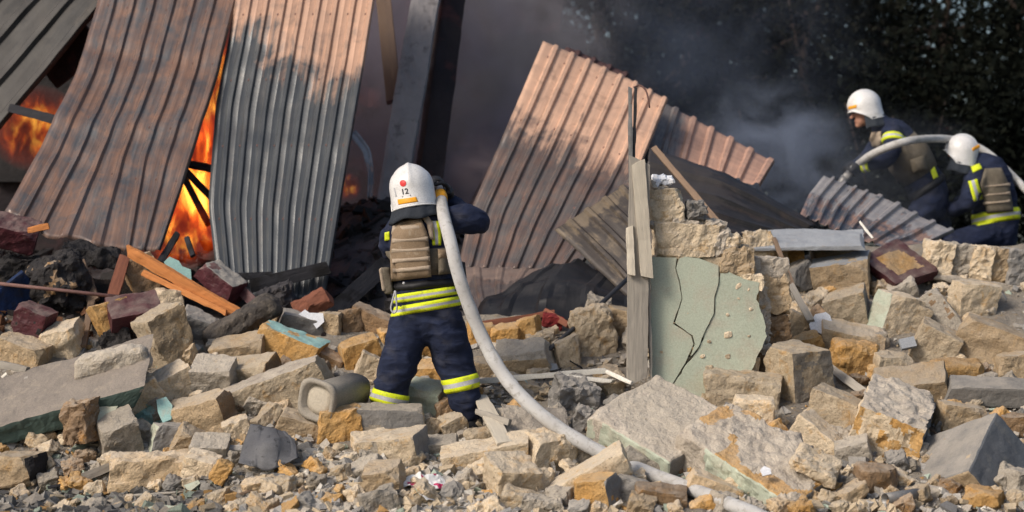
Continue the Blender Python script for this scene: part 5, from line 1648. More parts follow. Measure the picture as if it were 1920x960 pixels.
def patch(name, bvh, Lp, Rp, nx, ny, off, thick, mat, root, Yg=13.0, puff=0.0, stripes=None):
    """padded panel laid on a surface as seen from the front; Lp / Rp = its left and right outlines in pixels"""
    eye = Vector((0, 0, CAMH))

    def along(pl, t):
        s = t * (len(pl) - 1)
        i = min(int(s), len(pl) - 2)
        f = s - i
        return (pl[i][0] + (pl[i + 1][0] - pl[i][0]) * f, pl[i][1] + (pl[i + 1][1] - pl[i][1]) * f)
    G = np.zeros((ny + 1, nx + 1))
    D = {}
    last = Yg - 0.15
    for j in range(ny + 1):
        l, r = along(Lp, j / ny), along(Rp, j / ny)
        for i in range(nx + 1):
            px, py = l[0] + (r[0] - l[0]) * i / nx, l[1] + (r[1] - l[1]) * i / nx
            d = (P(px, py, Yg) - eye).normalized()
            h = bvh.ray_cast(eye, d, 60)
            ok = h[0] is not None and abs(h[0].y - Yg) < 0.6
            G[j, i] = h[0].y if ok else np.nan
            D[j, i] = (px, py)
    med = np.nanmedian(G) if np.isfinite(G).any() else last
    G = np.where(np.isfinite(G), G, med + 0.03)
    G = np.minimum(G, med + 0.12)
    for _ in range(2):
        Gp = np.pad(G, 1, mode='edge')
        G = (Gp[:-2, 1:-1] + Gp[2:, 1:-1] + Gp[1:-1, :-2] + Gp[1:-1, 2:] + 2 * G) / 6
    front, back = [], []
    for j in range(ny + 1):
        for i in range(nx + 1):
            e = min(i, nx - i, j, ny - j)
            o = off + thick * (0.55 if e == 0 else 1.0) + puff * math.sin(math.pi * i / nx) * math.sin(math.pi * j / ny)
            px, py = D[j, i]
            front.append(P(px, py, G[j, i] - o))
            back.append(P(px, py, G[j, i] - off + 0.004))
    n = (nx + 1) * (ny + 1)
    I = np.arange(n).reshape(ny + 1, nx + 1)
    q = np.stack([I[:-1, :-1], I[1:, :-1], I[1:, 1:], I[:-1, 1:]], -1).reshape(-1, 4)
    Q = list(map(tuple, q)) + [tuple(x[::-1] + n) for x in q]
    mi = [0] * len(Q)
    if stripes:
        for f in range(len(q)):
            mi[f] = stripes[min(len(stripes) - 1, int((f % nx) / nx * len(stripes)))]
    edge = [*I[0, :], *I[1:, -1], *I[-1, -2::-1], *I[-2:0:-1, 0]]
    for k in range(len(edge)):
        a, b = edge[k], edge[(k + 1) % len(edge)]
        Q.append((a, b, b + n, a + n))
        mi.append(0)
    return part(name, [list(p) for p in front + back], Q, mat, root, True, midx=mi)


def helmet(root, c, rot, curtain=True, s=1.0):
    """white dome with ridge, rim and rear skirt; local +y is where the wearer looks"""
    c = Vector(c)
    rot = rot.to_3x3() if hasattr(rot, 'to_3x3') else rot
    na, nz = 64, 26
    V = []
    for j in range(nz + 1):
        t = j / nz
        for k in range(na):
            a = 2 * math.pi * k / na
            ca, sa = math.cos(a), math.sin(a)            # sa = +1 front
            low = -0.135 + 0.115 * max(0, min(1, (sa + 0.1) / 0.9)) ** 0.8
            if t < 0.62:
                ph = t / 0.62 * math.pi / 2
                rr, z = math.sin(ph), 0.16 * math.cos(ph)
            else:
                u = (t - 0.62) / 0.38
                rr, z = 1.0 + 0.05 * u - 0.02 * math.sin(u * math.pi), low * u
            x, y = 0.140 * rr * ca, 0.160 * rr * sa
            ridge = math.exp(-(x / 0.016) ** 2) * 0.009 * max(0, min(1, (z + 0.02) / 0.06))
            side = 0.005 * (1 / (1 + math.exp(-(abs(x) - 0.112) / 0.005))) * (z < 0.09) * (z > -0.1)
            n = Vector((x, y, max(z, 0) * 0.9 + 0.0001)).normalized()
            p = Vector((x, y, z)) + n * (ridge + side)
            V.append(c + rot @ (p * s))
    Q = [(j * na + k, j * na + (k + 1) % na, (j + 1) * na + (k + 1) % na, (j + 1) * na + k) for j in range(nz) for k in range(na)]
    o = part('helmet', [list(p) for p in V], [q[::-1] for q in Q], M['helmet'], root, True)
    md = o.modifiers.new('shell', 'SOLIDIFY')
    md.thickness = 0.005
    bv = BVHTree.FromPolygons(V, Q)
    # rim
    rim = [V[nz * na + k] for k in range(na)] + [V[nz * na]]
    vv, qq = tube_arrays(rim, 0.006 * s, 6, False)
    part('rim', vv, qq, M['helmet'], o, True)
    if curtain:
        W = []
        m = 40
        for j in range(7):
            u = j / 6
            for k in range(m + 1):
                a = R(160 + 220 * k / m)
                rr = 0.128 + 0.045 * u + 0.006 * math.sin(k * 1.1 + 2 * u) * u
                p = Vector((rr * math.cos(a), rr * 1.08 * math.sin(a), -0.09 - 0.13 * u + 0.008 * math.sin(k * 0.5) * u))
                W.append(c + rot @ (p * s))
        WQ = [(j * (m + 1) + k, j * (m + 1) + k + 1, (j + 1) * (m + 1) + k + 1, (j + 1) * (m + 1) + k) for j in range(6) for k in range(m)]
        cu = part('neck_curtain', [list(p) for p in W], WQ, M['curtain'], o, True)
        cu.modifiers.new('cloth', 'SOLIDIFY').thickness = 0.006
    return o, bv


def glove(root, c, axis, side, s=1.0, mat=None, name='glove', wrist=None):
    """closed hand round an axis (hose or nozzle): palm, four bent fingers, thumb"""
    c, ax = Vector(c), Vector(axis).normalized()
    u = Vector(side)
    u = (u - ax * u.dot(ax)).normalized()          # palm side
    w = ax.cross(u)
    pcs = []
    pr_ = 0.05 * s
    pcs.append(chain([(c + u * pr_ * 1.05 - ax * 0.038 * s, 0.024 * s), (c + u * pr_ * 1.12, 0.028 * s), (c + u * pr_ * 1.05 + ax * 0.038 * s, 0.024 * s)], 0.8, w, 10))
    for k in range(4):
        o = c + ax * ((k - 1.5) * 0.024 * s)
        ln = (200, 225, 215, 180)[k]
        pts = []
        for j in range(6):
            th = R(10 + ln * j / 5)
            pts.append((o + (u * math.cos(th) + w * math.sin(th)) * pr_ * (1.0 if j else 1.08), (0.0125 - 0.0006 * j) * s))
        pcs.append(chain(pts, None, None, 8))
    pts = []
    for j in range(4):
        th = R(-25 - 110 * j / 3)
        pts.append((c + ax * (0.045 + 0.01 * j) * s * -1 + (u * math.cos(th) + w * math.sin(th)) * pr_, (0.0145 - 0.001 * j) * s))
    pcs.append(chain(pts, None, None, 8))
    if wrist is not None:
        pcs.append(chain([(c + u * pr_ * 1.1, 0.032 * s), (Vector(wrist), 0.038 * s)], None, None, 10))
    return fuse(name, pcs, 0.006 * s, mat or M['black'], root, 2)[0]


# ------------------------------------------------------------------ the hose man, seen from behind
Y0 = 13.0


def J(px, py, dy=0.0):
    return P(px, py, Y0 + dy)


man = thing('person', 'firefighter in navy suit and white helmet 12, seen from behind, shouldering the hose', 'person', J(800, 812, 0.05))
tors = chain([(J(800, 600), 0.17), (J(800, 572), 0.213), (J(799, 540), 0.206), (J(793, 495), 0.195), (J(790, 452), 0.205), (J(796, 422), 0.195), (J(786, 402), 0.12), (J(776, 375), 0.07)], 0.68, (0, 1, 0), 24)
rarm = chain([(J(838, 415, 0.0), 0.088), (J(868, 410, 0.0), 0.092), (J(890, 415, 0.03), 0.086), (J(892, 414, 0.12), 0.076), (J(868, 398, 0.20), 0.064), (J(842, 376, 0.22), 0.050)])
larm = chain([(J(748, 430, 0.02), 0.088), (J(735, 455, 0.10), 0.085), (J(745, 470, 0.26), 0.074), (J(775, 440, 0.38), 0.06), (J(806, 398, 0.42), 0.05)])
lleg = chain([(J(770, 598), 0.122), (J(760, 640, -0.01), 0.130), (J(748, 680, -0.03), 0.122), (J(736, 718, -0.01), 0.116), (J(728, 752, 0.0), 0.113), (J(723, 772, 0.01), 0.088)])
rleg = chain([(J(828, 598), 0.128), (J(842, 645, 0.02), 0.134), (J(854, 690, 0.03), 0.118), (J(865, 722, 0.01), 0.108), (J(872, 752, 0.0), 0.100), (J(879, 775, 0.0), 0.074)])
body, bb = fuse('fire_suit', [tors, rarm, larm, lleg, rleg], 0.011, M['navy'], man, 3, 0.0115, 5)
fuse('boot', [chain([(J(722, 768), 0.072), (J(720, 792), 0.062), (J(718, 806), 0.05)]), chain([(J(719, 806, -0.05), 0.048), (J(714, 808, 0.16), 0.044)])], 0.009, M['black'], man)
fuse('boot', [chain([(J(878, 768), 0.070), (J(883, 790), 0.058), (J(886, 803), 0.048)]), chain([(J(884, 804, -0.05), 0.048), (J(893, 806, 0.17), 0.043)])], 0.009, M['black'], man)
YS = [M['yellow'], M['silver'], M['yellow']]
ring('reflective_band', bb, J(729, 746), J(736, 718) - J(728, 752), 0.088, 0.006, YS, man, (1, 0.9, 1))
ring('reflective_band', bb, J(864, 719), Vector((-0.22, 0, 1)), 0.092, 0.006, YS, man, (1, 0.9, 1))
ring('reflective_band', bb, J(799, 552), Vector((-0.15, 0.0, 1)), 0.056, 0.007, YS, man, (1, 0.8, 1))
ring('reflective_band', bb, J(799, 574), Vector((-0.17, 0.0, 1)), 0.062, 0.007, YS, man, (1, 0.8, 1))
ring('belt', bb, J(797, 533), Vector((-0.08, 0, 1)), 0.052, 0.016, [M['black']], man)
ring('cummerbund', bb, J(792, 492), Vector((-0.06, 0, 1)), 0.17, 0.016, [M['olive']], man)
vest = patch('vest', bb, [(749, 411), (735, 438), (731, 470), (733, 528)], [(789, 408), (801, 436), (806, 470), (809, 519)], 16, 24, 0.004, 0.045, M['vest'], man, 13.0, 0.012)
for yl, yr, a, b in [(452, 448, 735, 803), (471, 467, 734, 805), (490, 485, 735, 806), (508, 502, 736, 807)]:
    patch('webbing', bb, [(a, yl - 4.5), (a, yl + 4.5)], [(b, yr - 4.5), (b, yr + 4.5)], 16, 3, 0.046, 0.010, M['webbing'], vest, 13.0, 0.010)
patch('webbing', bb, [(750, 424), (748, 434)], [(788, 420), (792, 430)], 8, 3, 0.042, 0.010, M['webbing'], vest, 13.0, 0.008)
patch('drag_handle', bb, [(752, 413), (751, 421)], [(787, 410), (788, 418)], 8, 3, 0.042, 0.012, M['vest'], vest, 13.0, 0.008)
patch('shoulder_strap', bb, [(786, 404), (800, 420), (806, 448)], [(800, 400), (812, 418), (814, 450)], 4, 10, 0.010, 0.02, M['webbing'], vest)
patch('shoulder_strap', bb, [(736, 424), (733, 440)], [(746, 416), (742, 436)], 4, 6, 0.010, 0.02, M['webbing'], vest)
patch('reflective_patch', bb, [(804, 414), (808, 436), (811, 460)], [(824, 414), (828, 436), (827, 460)], 6, 12, 0.004, 0.006, [M['yellow'], M['silver']], man, stripes=[0, 1, 0])
patch('reflective_patch', bb, [(721, 436), (721, 452)], [(730, 434), (731, 450)], 3, 5, 0.004, 0.006, [M['yellow']], man)
patch('pouch', bb, [(822, 468), (822, 516)], [(846, 470), (844, 512)], 8, 12, 0.012, 0.045, M['olive'], man, 13.0, 0.02)
patch('pouch_flap', bb, [(821, 467), (822, 486)], [(847, 469), (846, 487)], 8, 6, 0.055, 0.012, M['vest'], man, 13.0, 0.012)
v, q, fid, ch_ = rock_arrays(0.06, 0.17, 0.12, 771, rnd=0.018, rough=0.004, chips=1, res=0.012, depth=(0.9, 0.97))
v = v @ np.array(rot3(0, 0, 6)).T
part('hip_pouch', v + np.array(J(727, 526, -0.02)), q, M['olive'], man, True)
v, q, fid, ch_ = rock_arrays(0.025, 0.15, 0.13, 772, rnd=0.01, rough=0.003, chips=1, res=0.012, depth=(0.9, 0.97))
part('hip_pouch_side', v @ np.array(rot3(0, 0, 6)).T + np.array(J(718, 524, -0.02)), q, M['webbing'], man, True)
patch('holster', bb, [(853, 486), (858, 510), (853, 545)], [(872, 492), (875, 520), (868, 548)], 6, 10, 0.0, 0.04, M['black'], man, 13.05, 0.02)
cp = [J(741, 545, -0.16), J(737, 560, -0.16), J(733, 578, -0.15), J(738, 587, -0.15), J(744, 580, -0.15), J(743, 562, -0.16), J(741, 545, -0.16)]
tube('carabiner', catmull(cp, 24), 0.006, M['silver'], man, 8)
for px, py in ((757, 531),):
    v, q = blob(J(px, py, -0.165), (0.009, 0.006, 0.009))
    part('snap_button', v, q, M['silver'], man, True)
# head
HR = Matrix.Rotation(R(-9), 3, 'Y') @ Matrix.Rotation(R(-6), 3, 'X')
hd, _ = fuse('head', [blob(J(772, 352, 0.02), (0.078, 0.098, 0.115)), chain([(J(773, 375, 0.01), 0.06), (J(780, 400, 0.0), 0.065)])], 0.01, M['skin'], man)
hm, hb = helmet(man, J(772, 353, 0.01), HR)
patch('reflector', hb, [(745, 374), (747, 384)], [(780, 369), (784, 378)], 12, 4, 0.001, 0.003, M['orange'], hm)
pts_c = [(755.5, 343.5)]
patch('trim_line', hb, [(738, 352), (742, 369)], [(740, 352), (744, 368)], 2, 6, 0.001, 0.003, M['silver'], hm)
W = []
eye = Vector((0, 0, CAMH))


def on_helmet(px, py, off=0.003):
    d = (P(px, py, Y0) - eye).normalized()
    h = hb.ray_cast(eye, d, 60)
    return (h[0] if h[0] is not None else P(px, py, Y0 - 0.15)) - d * off


dv = [on_helmet(755.5, 343.5, 0.004)] + [on_helmet(755.5 + 6 * math.cos(a), 343.5 + 6.3 * math.sin(a)) for a in np.linspace(0, 2 * math.pi, 24, endpoint=False)]
part('red_dot', [list(p) for p in dv], [(0, 0, 1 + (k + 1) % 24, 1 + k) for k in range(24)] if False else [(0, 1 + (k + 1) % 24, 1 + k) for k in range(24)], M['red'], hm)
fc = bpy.data.curves.new('number', 'FONT')
fc.body = '12'
fc.size = 1.0
fc.offset = 0.015
fo = bpy.data.objects.new('number_tmp', fc)
COL.objects.link(fo)
tm = bpy.data.meshes.new_from_object(fo.evaluated_get(bpy.context.evaluated_depsgraph_get()))
bpy.data.objects.remove(fo)
tv = np.array([list(v.co) for v in tm.vertices])
tv = (tv - (tv.min(0) + tv.max(0)) / 2)
sc_t = 10.5 / (tv[:, 1].max() - tv[:, 1].min())
ang = R(9)
wv = []
for x, y, _ in tv:
    x2, y2 = (x * math.cos(ang) - y * math.sin(ang)) * sc_t, (x * math.sin(ang) + y * math.cos(ang)) * sc_t
    wv.append(on_helmet(760 + x2, 358.5 - y2, 0.003))
nme = bpy.data.meshes.new('number')
nme.from_pydata([tuple(p - Vector(man.location)) for p in wv], [], [tuple(p.vertices) for p in tm.polygons])
nme.materials.append(M['black'])
link('number', nme, hm)
for px, py in ((755, 369), (769, 366)):
    v, q = blob(on_helmet(px, py, 0.001), (0.004, 0.003, 0.004))
    part('rivet', v, q, M['steel'], hm, True)
# hand and nozzle
nz0, nz1 = J(826, 371, 0.04), J(820, 351, 0.30)
glove(man, J(823, 354, 0.16), nz1 - nz0, (1, 0, -0.25), 1.15, wrist=J(842, 376, 0.22))
glove(man, J(818, 349, 0.40), nz1 - nz0, (-0.3, 0, -1), 1.1, wrist=J(806, 398, 0.42))

# the charged hose over his shoulder
hp_ = [(826, 372, 13.04), (832, 405, 12.86), (845, 455, 12.70), (858, 510, 12.66), (878, 570, 12.66), (903, 630, 12.66), (932, 685, 12.60), (970, 735, 12.50), (1020, 782, 12.40),
       (1080, 823, 12.30), (1150, 860, 12.20), (1230, 893, 12.08), (1310, 923, 11.8), (1400, 958, 11.5), (1500, 1000, 11.25), (1620, 1050, 11.0)]
hp_ = [(x, y, min(Y, float(mound_Y(x, min(y, 960))) - 0.14) if y > 760 else Y) for x, y, Y in hp_]
hpts = catmull([P(*p) for p in hp_], 130)
hr = [0.040 + 0.004 * min(1, i / 60) + 0.0012 * math.sin(i * 0.9) * (1 if i > 30 else 0.4) for i in range(131)]
hose = thing('fire_hose', 'white canvas fire hose running from the hose man shoulder to the bottom edge', 'hose', hpts[70])
tube('hose', hpts, hr, M['hose'], hose, 20)
tube('coupling', [P(826, 378, 13.02), P(826, 370, 13.045), P(825, 364, 13.08)], [0.046, 0.046, 0.042], M['orange'], hose, 20)
tube('nozzle', [P(825, 366, 13.08), P(823, 356, 13.16), P(820, 350, 13.32), P(818, 346, 13.5)], [0.036, 0.032, 0.032, 0.028], M['steel'], hose, 16)

# ------------------------------------------------------------------ two firefighters beyond the ruin
Y1 = 17.0


def K(px, py, dy=0.0):
    return P(px, py, Y1 + dy)


m1 = thing('person', 'stooping firefighter in white helmet facing left with a hose under the arm', 'person', K(1705, 578))
fl = 1.25
t1 = chain([(K(1745, 385), 0.15), (K(1738, 352), 0.16), (K(1714, 312), 0.155), (K(1688, 276), 0.165), (K(1670, 252), 0.15), (K(1652, 232), 0.085), (K(1640, 215), 0.065)], fl, (0, 1, 0), 20)
a1 = chain([(K(1672, 248, -0.16), 0.085), (K(1674, 270, -0.23), 0.084), (K(1664, 296, -0.24), 0.072), (K(1636, 306, -0.2), 0.06), (K(1612, 311, -0.15), 0.05)])
a1b = chain([(K(1666, 248, 0.16), 0.085), (K(1645, 275, 0.22), 0.08), (K(1625, 298, 0.15), 0.062), (K(1605, 312, 0.02), 0.05)])
l1 = chain([(K(1738, 385, -0.1), 0.12), (K(1712, 440, -0.12), 0.118), (K(1722, 500, -0.1), 0.10), (K(1735, 555, -0.1), 0.09)])
l1b = chain([(K(1750, 385, 0.1), 0.12), (K(1760, 440, 0.12), 0.115), (K(1775, 500, 0.1), 0.10), (K(1788, 555, 0.1), 0.09)])
_, b1 = fuse('fire_suit', [t1, a1, a1b, l1, l1b], 0.014, M['navy'], m1, 3, 0.010, 8)
for x, dy in ((1735, -0.1), (1788, 0.1)):
    fuse('boot', [chain([(K(x, 555, dy), 0.07), (K(x, 570, dy), 0.055)]), chain([(K(x + 6, 574, dy), 0.045), (K(x - 32, 576, dy), 0.042)])], 0.012, M['black'], m1)
ring('reflective_band', b1, K(1674, 262, -0.21), K(1672, 248, -0.16) - K(1672, 282, -0.235), 0.07, 0.006, YS, m1, (1, 0.8, 1), rmax=0.2)
ring('reflective_band', b1, K(1622, 309, -0.175), K(1636, 306, -0.2) - K(1612, 311, -0.15), 0.07, 0.006, YS, m1, (1, 0.8, 1), rmax=0.2)
ring('vest', b1, K(1704, 298), K(1670, 252) - K(1738, 352), 0.34, 0.03, [M['olive']], m1, nseg=48)
ring('belt', b1, K(1737, 350), K(1670, 252) - K(1738, 352), 0.06, 0.012, [M['black']], m1)
patch('vest_pouch', b1, [(1634, 248), (1630, 262), (1636, 276)], [(1652, 246), (1654, 262), (1652, 278)], 6, 8, 0.01, 0.06, M['webbing'], m1, 17.0, 0.02)
patch('vest_pouch', b1, [(1706, 300), (1712, 326)], [(1734, 290), (1740, 318)], 6, 8, 0.03, 0.05, M['olive'], m1, 17.0, 0.02)
patch('reflective_patch', b1, [(1744, 318), (1750, 336)], [(1752, 312), (1760, 332)], 4, 5, 0.01, 0.008, [M['yellow']], m1, 17.0)
# head in profile
hc = K(1619, 208)
HX = Matrix.Rotation(R(90), 3, 'Z')            # local +y -> world -x
HT = Matrix.Rotation(R(-14), 3, 'Y') @ HX
fw = HT @ Vector((0, 1, 0))
upv = HT @ Vector((0, 0, 1))
pcs = [blob(hc, (0.090, 0.072, 0.10), Matrix.Rotation(R(-14), 3, 'Y')), blob(hc + fw * 0.035 - upv * 0.075, (0.055, 0.055, 0.05)),
       chain([(hc + fw * 0.085 + upv * 0.005, 0.011), (hc + fw * 0.112 - upv * 0.030, 0.016)], None, None, 8),
       chain([(hc + fw * 0.078 - upv * 0.066, 0.016), (hc + fw * 0.084 - upv * 0.080, 0.014)], None, None, 8),
       blob(hc + fw * 0.070 - upv * 0.108, (0.028, 0.03, 0.024)), blob(hc + fw * 0.082 + upv * 0.022, (0.02, 0.055, 0.014)),
       chain([(hc - upv * 0.06, 0.06), (K(1642, 226), 0.066)])]
hd1, _ = fuse('head', pcs, 0.008, M['skin'], m1, 1)
for sgn in (-1, 1):
    v, q = blob(hc + fw * 0.086 + upv * 0.002 + Vector((0, 0.032 * sgn, 0)), (0.010, 0.014, 0.007))
    part('eye', v, q, M['black'], hd1, True)
    v, q = blob(hc - fw * 0.008 - upv * 0.012 + Vector((0, 0.078 * sgn, 0)), (0.018, 0.012, 0.032))
    part('ear', v, q, M['skin'], hd1, True)
v, q = blob(hc + fw * 0.093 - upv * 0.073, (0.006, 0.024, 0.004))
part('mouth', v, q, M['maroon'], hd1, True)
h1, hb1 = helmet(m1, K(1621, 200), HT, s=0.88)
patch('reflector', hb1, [(1590, 200), (1590, 206)], [(1606, 196), (1607, 202)], 6, 3, 0.001, 0.004, M['orange'], h1, 17.0)
glove(m1, K(1602, 314, -0.12), K(1640, 287) - K(1582, 338), (0.2, -1, 0.2), 1.1, wrist=K(1612, 311, -0.15))
glove(m1, K(1597, 318, 0.0), K(1640, 287) - K(1582, 338), (-0.2, 1, 0.2), 1.1, wrist=K(1605, 312, 0.02))

m2 = thing('person', 'crouching firefighter in white helmet with olive vest at the right edge', 'person', K(1860, 578))
t2 = chain([(K(1868, 440), 0.17), (K(1867, 410), 0.19), (K(1863, 375), 0.19), (K(1853, 340), 0.20), (K(1844, 318), 0.17), (K(1824, 303), 0.085), (K(1812, 290), 0.065)], 0.75, (0.3, 1, 0), 20)
a2 = chain([(K(1830, 325, -0.08), 0.088), (K(1824, 352, -0.16), 0.086), (K(1812, 382, -0.18), 0.074), (K(1788, 392, -0.06), 0.062), (K(1768, 388, 0.08), 0.05)])
a2b = chain([(K(1870, 322, 0.1), 0.088), (K(1868, 350, 0.25), 0.084), (K(1840, 372, 0.36), 0.07), (K(1800, 380, 0.36), 0.055)])
l2 = chain([(K(1858, 440, -0.05), 0.125), (K(1815, 452, -0.12), 0.118), (K(1785, 470, -0.12), 0.11), (K(1806, 520, -0.05), 0.095), (K(1820, 555, 0), 0.085)])
l2b = chain([(K(1880, 445, 0.05), 0.125), (K(1872, 490, 0.10), 0.115), (K(1880, 525, 0.1), 0.10), (K(1886, 555, 0.1), 0.088)])
_, b2 = fuse('fire_suit', [t2, a2, a2b, l2, l2b], 0.014, M['navy'], m2, 3, 0.010, 12)
for x, dy in ((1822, 0.0), (1886, 0.1)):
    fuse('boot', [chain([(K(x, 556, dy), 0.07), (K(x, 570, dy), 0.055)]), chain([(K(x + 6, 574, dy), 0.045), (K(x - 30, 576, dy), 0.042)])], 0.012, M['black'], m2)
v2 = patch('vest', b2, [(1846, 316), (1838, 345), (1844, 372), (1850, 400)], [(1878, 314), (1892, 345), (1897, 372), (1901, 396)], 12, 18, 0.006, 0.05, M['olive'], m2, 17.0, 0.02)
for yl, yr in ((350, 346), (366, 362), (382, 377)):
    patch('webbing', b2, [(1843, yl - 3), (1844, yl + 3)], [(1894, yr - 3), (1895, yr + 3)], 12, 2, 0.055, 0.012, M['webbing'], v2, 17.0, 0.018)
ring('reflective_band', b2, K(1866, 408), Vector((-0.16, 0.1, 1)), 0.105, 0.010, YS, m2, (1, 0.7, 1))
patch('reflective_patch', b2, [(1815, 340), (1826, 378)], [(1832, 335), (1844, 373)], 6, 8, 0.006, 0.008, [M['yellow'], M['silver']], m2, 16.85, stripes=[0, 1, 0])
patch('reflective_patch', b2, [(1820, 312), (1824, 324)], [(1836, 306), (1842, 316)], 5, 5, 0.006, 0.008, [M['yellow']], m2, 17.0)
ring('reflective_band', b2, K(1798, 500, -0.07), K(1785, 470, -0.12) - K(1806, 520, -0.05), 0.09, 0.008, YS, m2, (1, 0.8, 1), rmax=0.25)
hc2 = K(1805, 288)
H2 = Matrix.Rotation(R(10), 3, 'Y') @ Matrix.Rotation(R(62), 3, 'Z')
fw2 = H2 @ Vector((0, 1, 0))
up2 = H2 @ Vector((0, 0, 1))
hd2, _ = fuse('head', [blob(hc2, (0.088, 0.088, 0.11)), blob(hc2 + fw2 * 0.04 - up2 * 0.075, (0.05, 0.05, 0.05)), chain([(hc2 + fw2 * 0.085, 0.011), (hc2 + fw2 * 0.11 - up2 * 0.03, 0.016)], None, None, 8),
                       chain([(hc2 - up2 * 0.06, 0.06), (K(1822, 304), 0.066)])], 0.009, M['skin'], m2, 1)
h2, hb2 = helmet(m2, K(1803, 283), H2, s=0.88)
patch('reflector', hb2, [(1822, 278), (1824, 284)], [(1836, 270), (1838, 276)], 5, 3, 0.001, 0.004, M['orange'], h2, 17.0)
glove(m2, K(1765, 386, 0.10), Vector((-0.6, 0.6, -0.3)), (0, -1, 0.2), 1.1, wrist=K(1770, 388, 0.08))
bh = thing('fire_hose', 'pale fire hose held by the two firefighters at the upper right', 'hose', K(1700, 262, -0.3))
bp = catmull([P(1580, 340, 16.92), P(1602, 315, 16.9), P(1640, 287, 16.62), P(1700, 265, 16.5), P(1765, 260, 16.95), P(1812, 268, 17.25), P(1850, 286, 17.25), P(1888, 320, 17.1), P(1940, 372, 16.9), P(2010, 440, 16.7)], 70)
tube('hose', bp, 0.033, M['hose'], bh, 16)
tube('nozzle', [bp[0] + (bp[0] - bp[2]).normalized() * 0.12, bp[0], bp[2]], [0.03, 0.036, 0.043], M['steel'], bh, 14)

# ================================================================== fire and smoke
def fire_mat(name, strength, seed):
    t = NT(name)
    c = t.n('ShaderNodeTexCoord').outputs['Object']
    ln = t.n('ShaderNodeVectorMath', {0: c}, operation='LENGTH').outputs['Value']
    fall = t.n('ShaderNodeMapRange', {'Value': ln, 'From Min': 0.35, 'From Max': 1.0, 'To Min': 1.0, 'To Max': 0.0}).outputs[0]
    mp = t.n('ShaderNodeMapping', {'Vector': c, 'Location': (seed, 0, 0), 'Scale': (2.4, 2.0, 1.2)}).outputs[0]
    n = t.noise(mp, 1.5, 3, 0.55, 0.9)
    d = t.math('MULTIPLY', t.ramp(n, 0.49, 0.70), fall)
    col = t.n('ShaderNodeValToRGB', {'Fac': d})
    e = col.color_ramp.elements
    e[0].position, e[0].color = 0.0, (0.30, 0.015, 0.002, 1)
    e[1].position, e[1].color = 0.62, (1.0, 0.50, 0.06, 1)
    k = col.color_ramp.elements.new(0.35)
    k.color = (0.95, 0.12, 0.008, 1)
    st = t.math('MULTIPLY', t.math('ADD', t.math('POWER', d, 1.4), 0.03), strength)
    em = t.n('ShaderNodeEmission', {'Color': col.outputs[0], 'Strength': st})
    ab = t.n('ShaderNodeVolumeAbsorption', {'Color': (0.2, 0.08, 0.04, 1), 'Density': t.math('MULTIPLY', fall, 2.5)})
    ad = t.n('ShaderNodeAddShader')
    t.t.links.new(em.outputs[0], ad.inputs[0])
    t.t.links.new(ab.outputs[0], ad.inputs[1])
    t.t.links.new(ad.outputs[0], t.out.inputs['Volume'])
    return t.m


def smoke_mat(name, dens, color, seed, lo=0.43, hi=0.64, scale=1.9, absorb=(0.0, 0.0, 0.0)):
    t = NT(name)
    c = t.n('ShaderNodeTexCoord').outputs['Object']
    ln = t.n('ShaderNodeVectorMath', {0: c}, operation='LENGTH').outputs['Value']
    fall = t.n('ShaderNodeMapRange', {'Value': ln, 'From Min': 0.2, 'From Max': 1.0, 'To Min': 1.0, 'To Max': 0.0}, interpolation_type='SMOOTHSTEP').outputs[0]
    mp = t.n('ShaderNodeMapping', {'Vector': c, 'Location': (seed, seed * 0.7, 0)}).outputs[0]
    n = t.noise(mp, scale, 6, 0.6, 0.8)
    d = t.math('MULTIPLY', t.math('MULTIPLY', t.ramp(n, lo, hi), fall), dens)
    pv = t.n('ShaderNodeVolumePrincipled', {'Color': color + (1,), 'Density': d, 'Anisotropy': 0.1})
    t.t.links.new(pv.outputs[0], t.out.inputs['Volume'])
    return t.m


def ball(name, c, r, mat, seed, lump=0.0):
    v, q, _ = boxgrid((1, 1, 1), (10, 10, 10))
    v = v / np.linalg.norm(v, axis=1, keepdims=True)
    o = link(name, mesh_np(name, v, q, [mat], smooth=True), None, c)
    o.scale = r
    return o


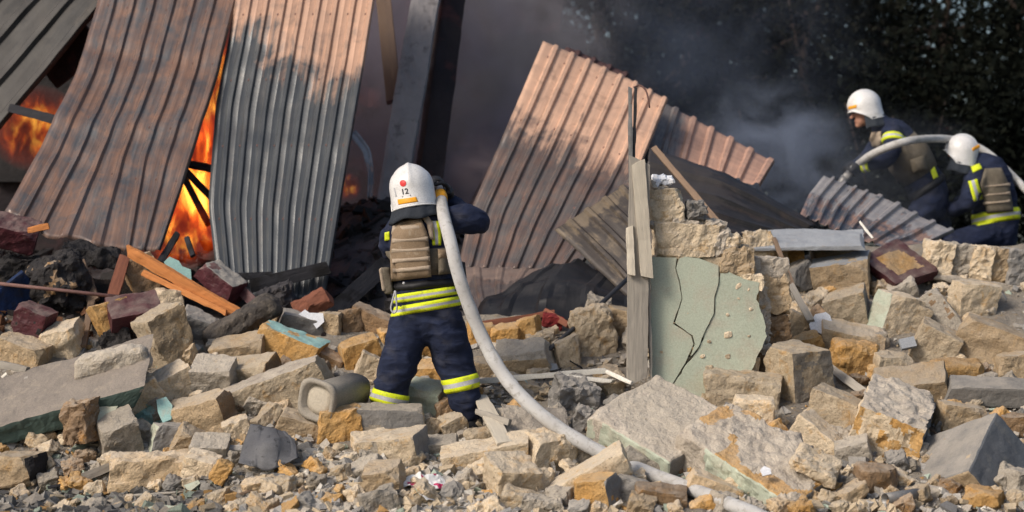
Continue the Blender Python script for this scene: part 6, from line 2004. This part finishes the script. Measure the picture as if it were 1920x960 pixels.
for px, py, Y, rx, ry, rz, st, sd, lab in [
    (66, 240, 16.5, 0.40, 0.30, 0.36, 9, 1.0, 'orange flames in the gap left of the rusty sheet'),
    (378, 330, 16.3, 0.42, 0.33, 0.62, 34, 4.2, 'bright orange and yellow flames between the rusty and slate sheets'),
    (408, 160, 16.9, 0.30, 0.22, 0.60, 14, 7.7, 'dull red flames high between the two large sheets'),
    (330, 440, 15.5, 0.36, 0.22, 0.28, 14, 9.1, 'low red flames under the right edge of the rusty sheet'),
    (652, 350, 16.4, 0.12, 0.12, 0.12, 6, 2.9, 'small red flame right of the slate sheet edge'),
]:
    tag(ball('flames', P(px, py, Y), (rx, ry, rz), fire_mat('fire_%d' % px, st, sd), 1), lab, 'fire', 'flames in the ruin')
for px, py, Y, r, dn, col, sd, lab in [
    (800, 240, 17.7, (1.5, 0.8, 2.0), 4.0, (0.46, 0.42, 0.50), 2.0, 'brown grey smoke round the leaning columns'),
    (960, 120, 18.2, (1.4, 0.6, 1.8), 4.0, (0.50, 0.48, 0.51), 5.0, 'thicker grey smoke rising left of the tall peach sheet'),
    (1440, 300, 17.9, (1.0, 0.55, 0.85), 3.4, (0.42, 0.48, 0.60), 8.0, 'bluish smoke drifting right of the short pale sheet'),
    (1330, 110, 18.8, (2.0, 0.6, 1.6), 0.6, (0.36, 0.42, 0.55), 11.0, 'thin blue smoke before the dark trees'),
    (1640, 330, 16.75, (1.3, 0.28, 0.7), 1.3, (0.36, 0.41, 0.50), 19.0, 'thin blue smoke drifting over the two far firefighters'),
    (700, 520, 15.6, (0.55, 0.35, 0.40), 2.5, (0.55, 0.48, 0.50), 14.0, 'low pinkish smoke over the charred beam beside the hose man'),
    (900, 330, 16.6, (0.45, 0.35, 0.40), 2.5, (0.55, 0.45, 0.46), 16.0, 'pale puff of smoke and spray before the nozzle'),
]:
    o_ = ball('smoke', P(px, py, Y), r, smoke_mat('smoke_%d' % px, dn, col, sd), 1)
    tag(o_, lab, 'smoke', kind='stuff')
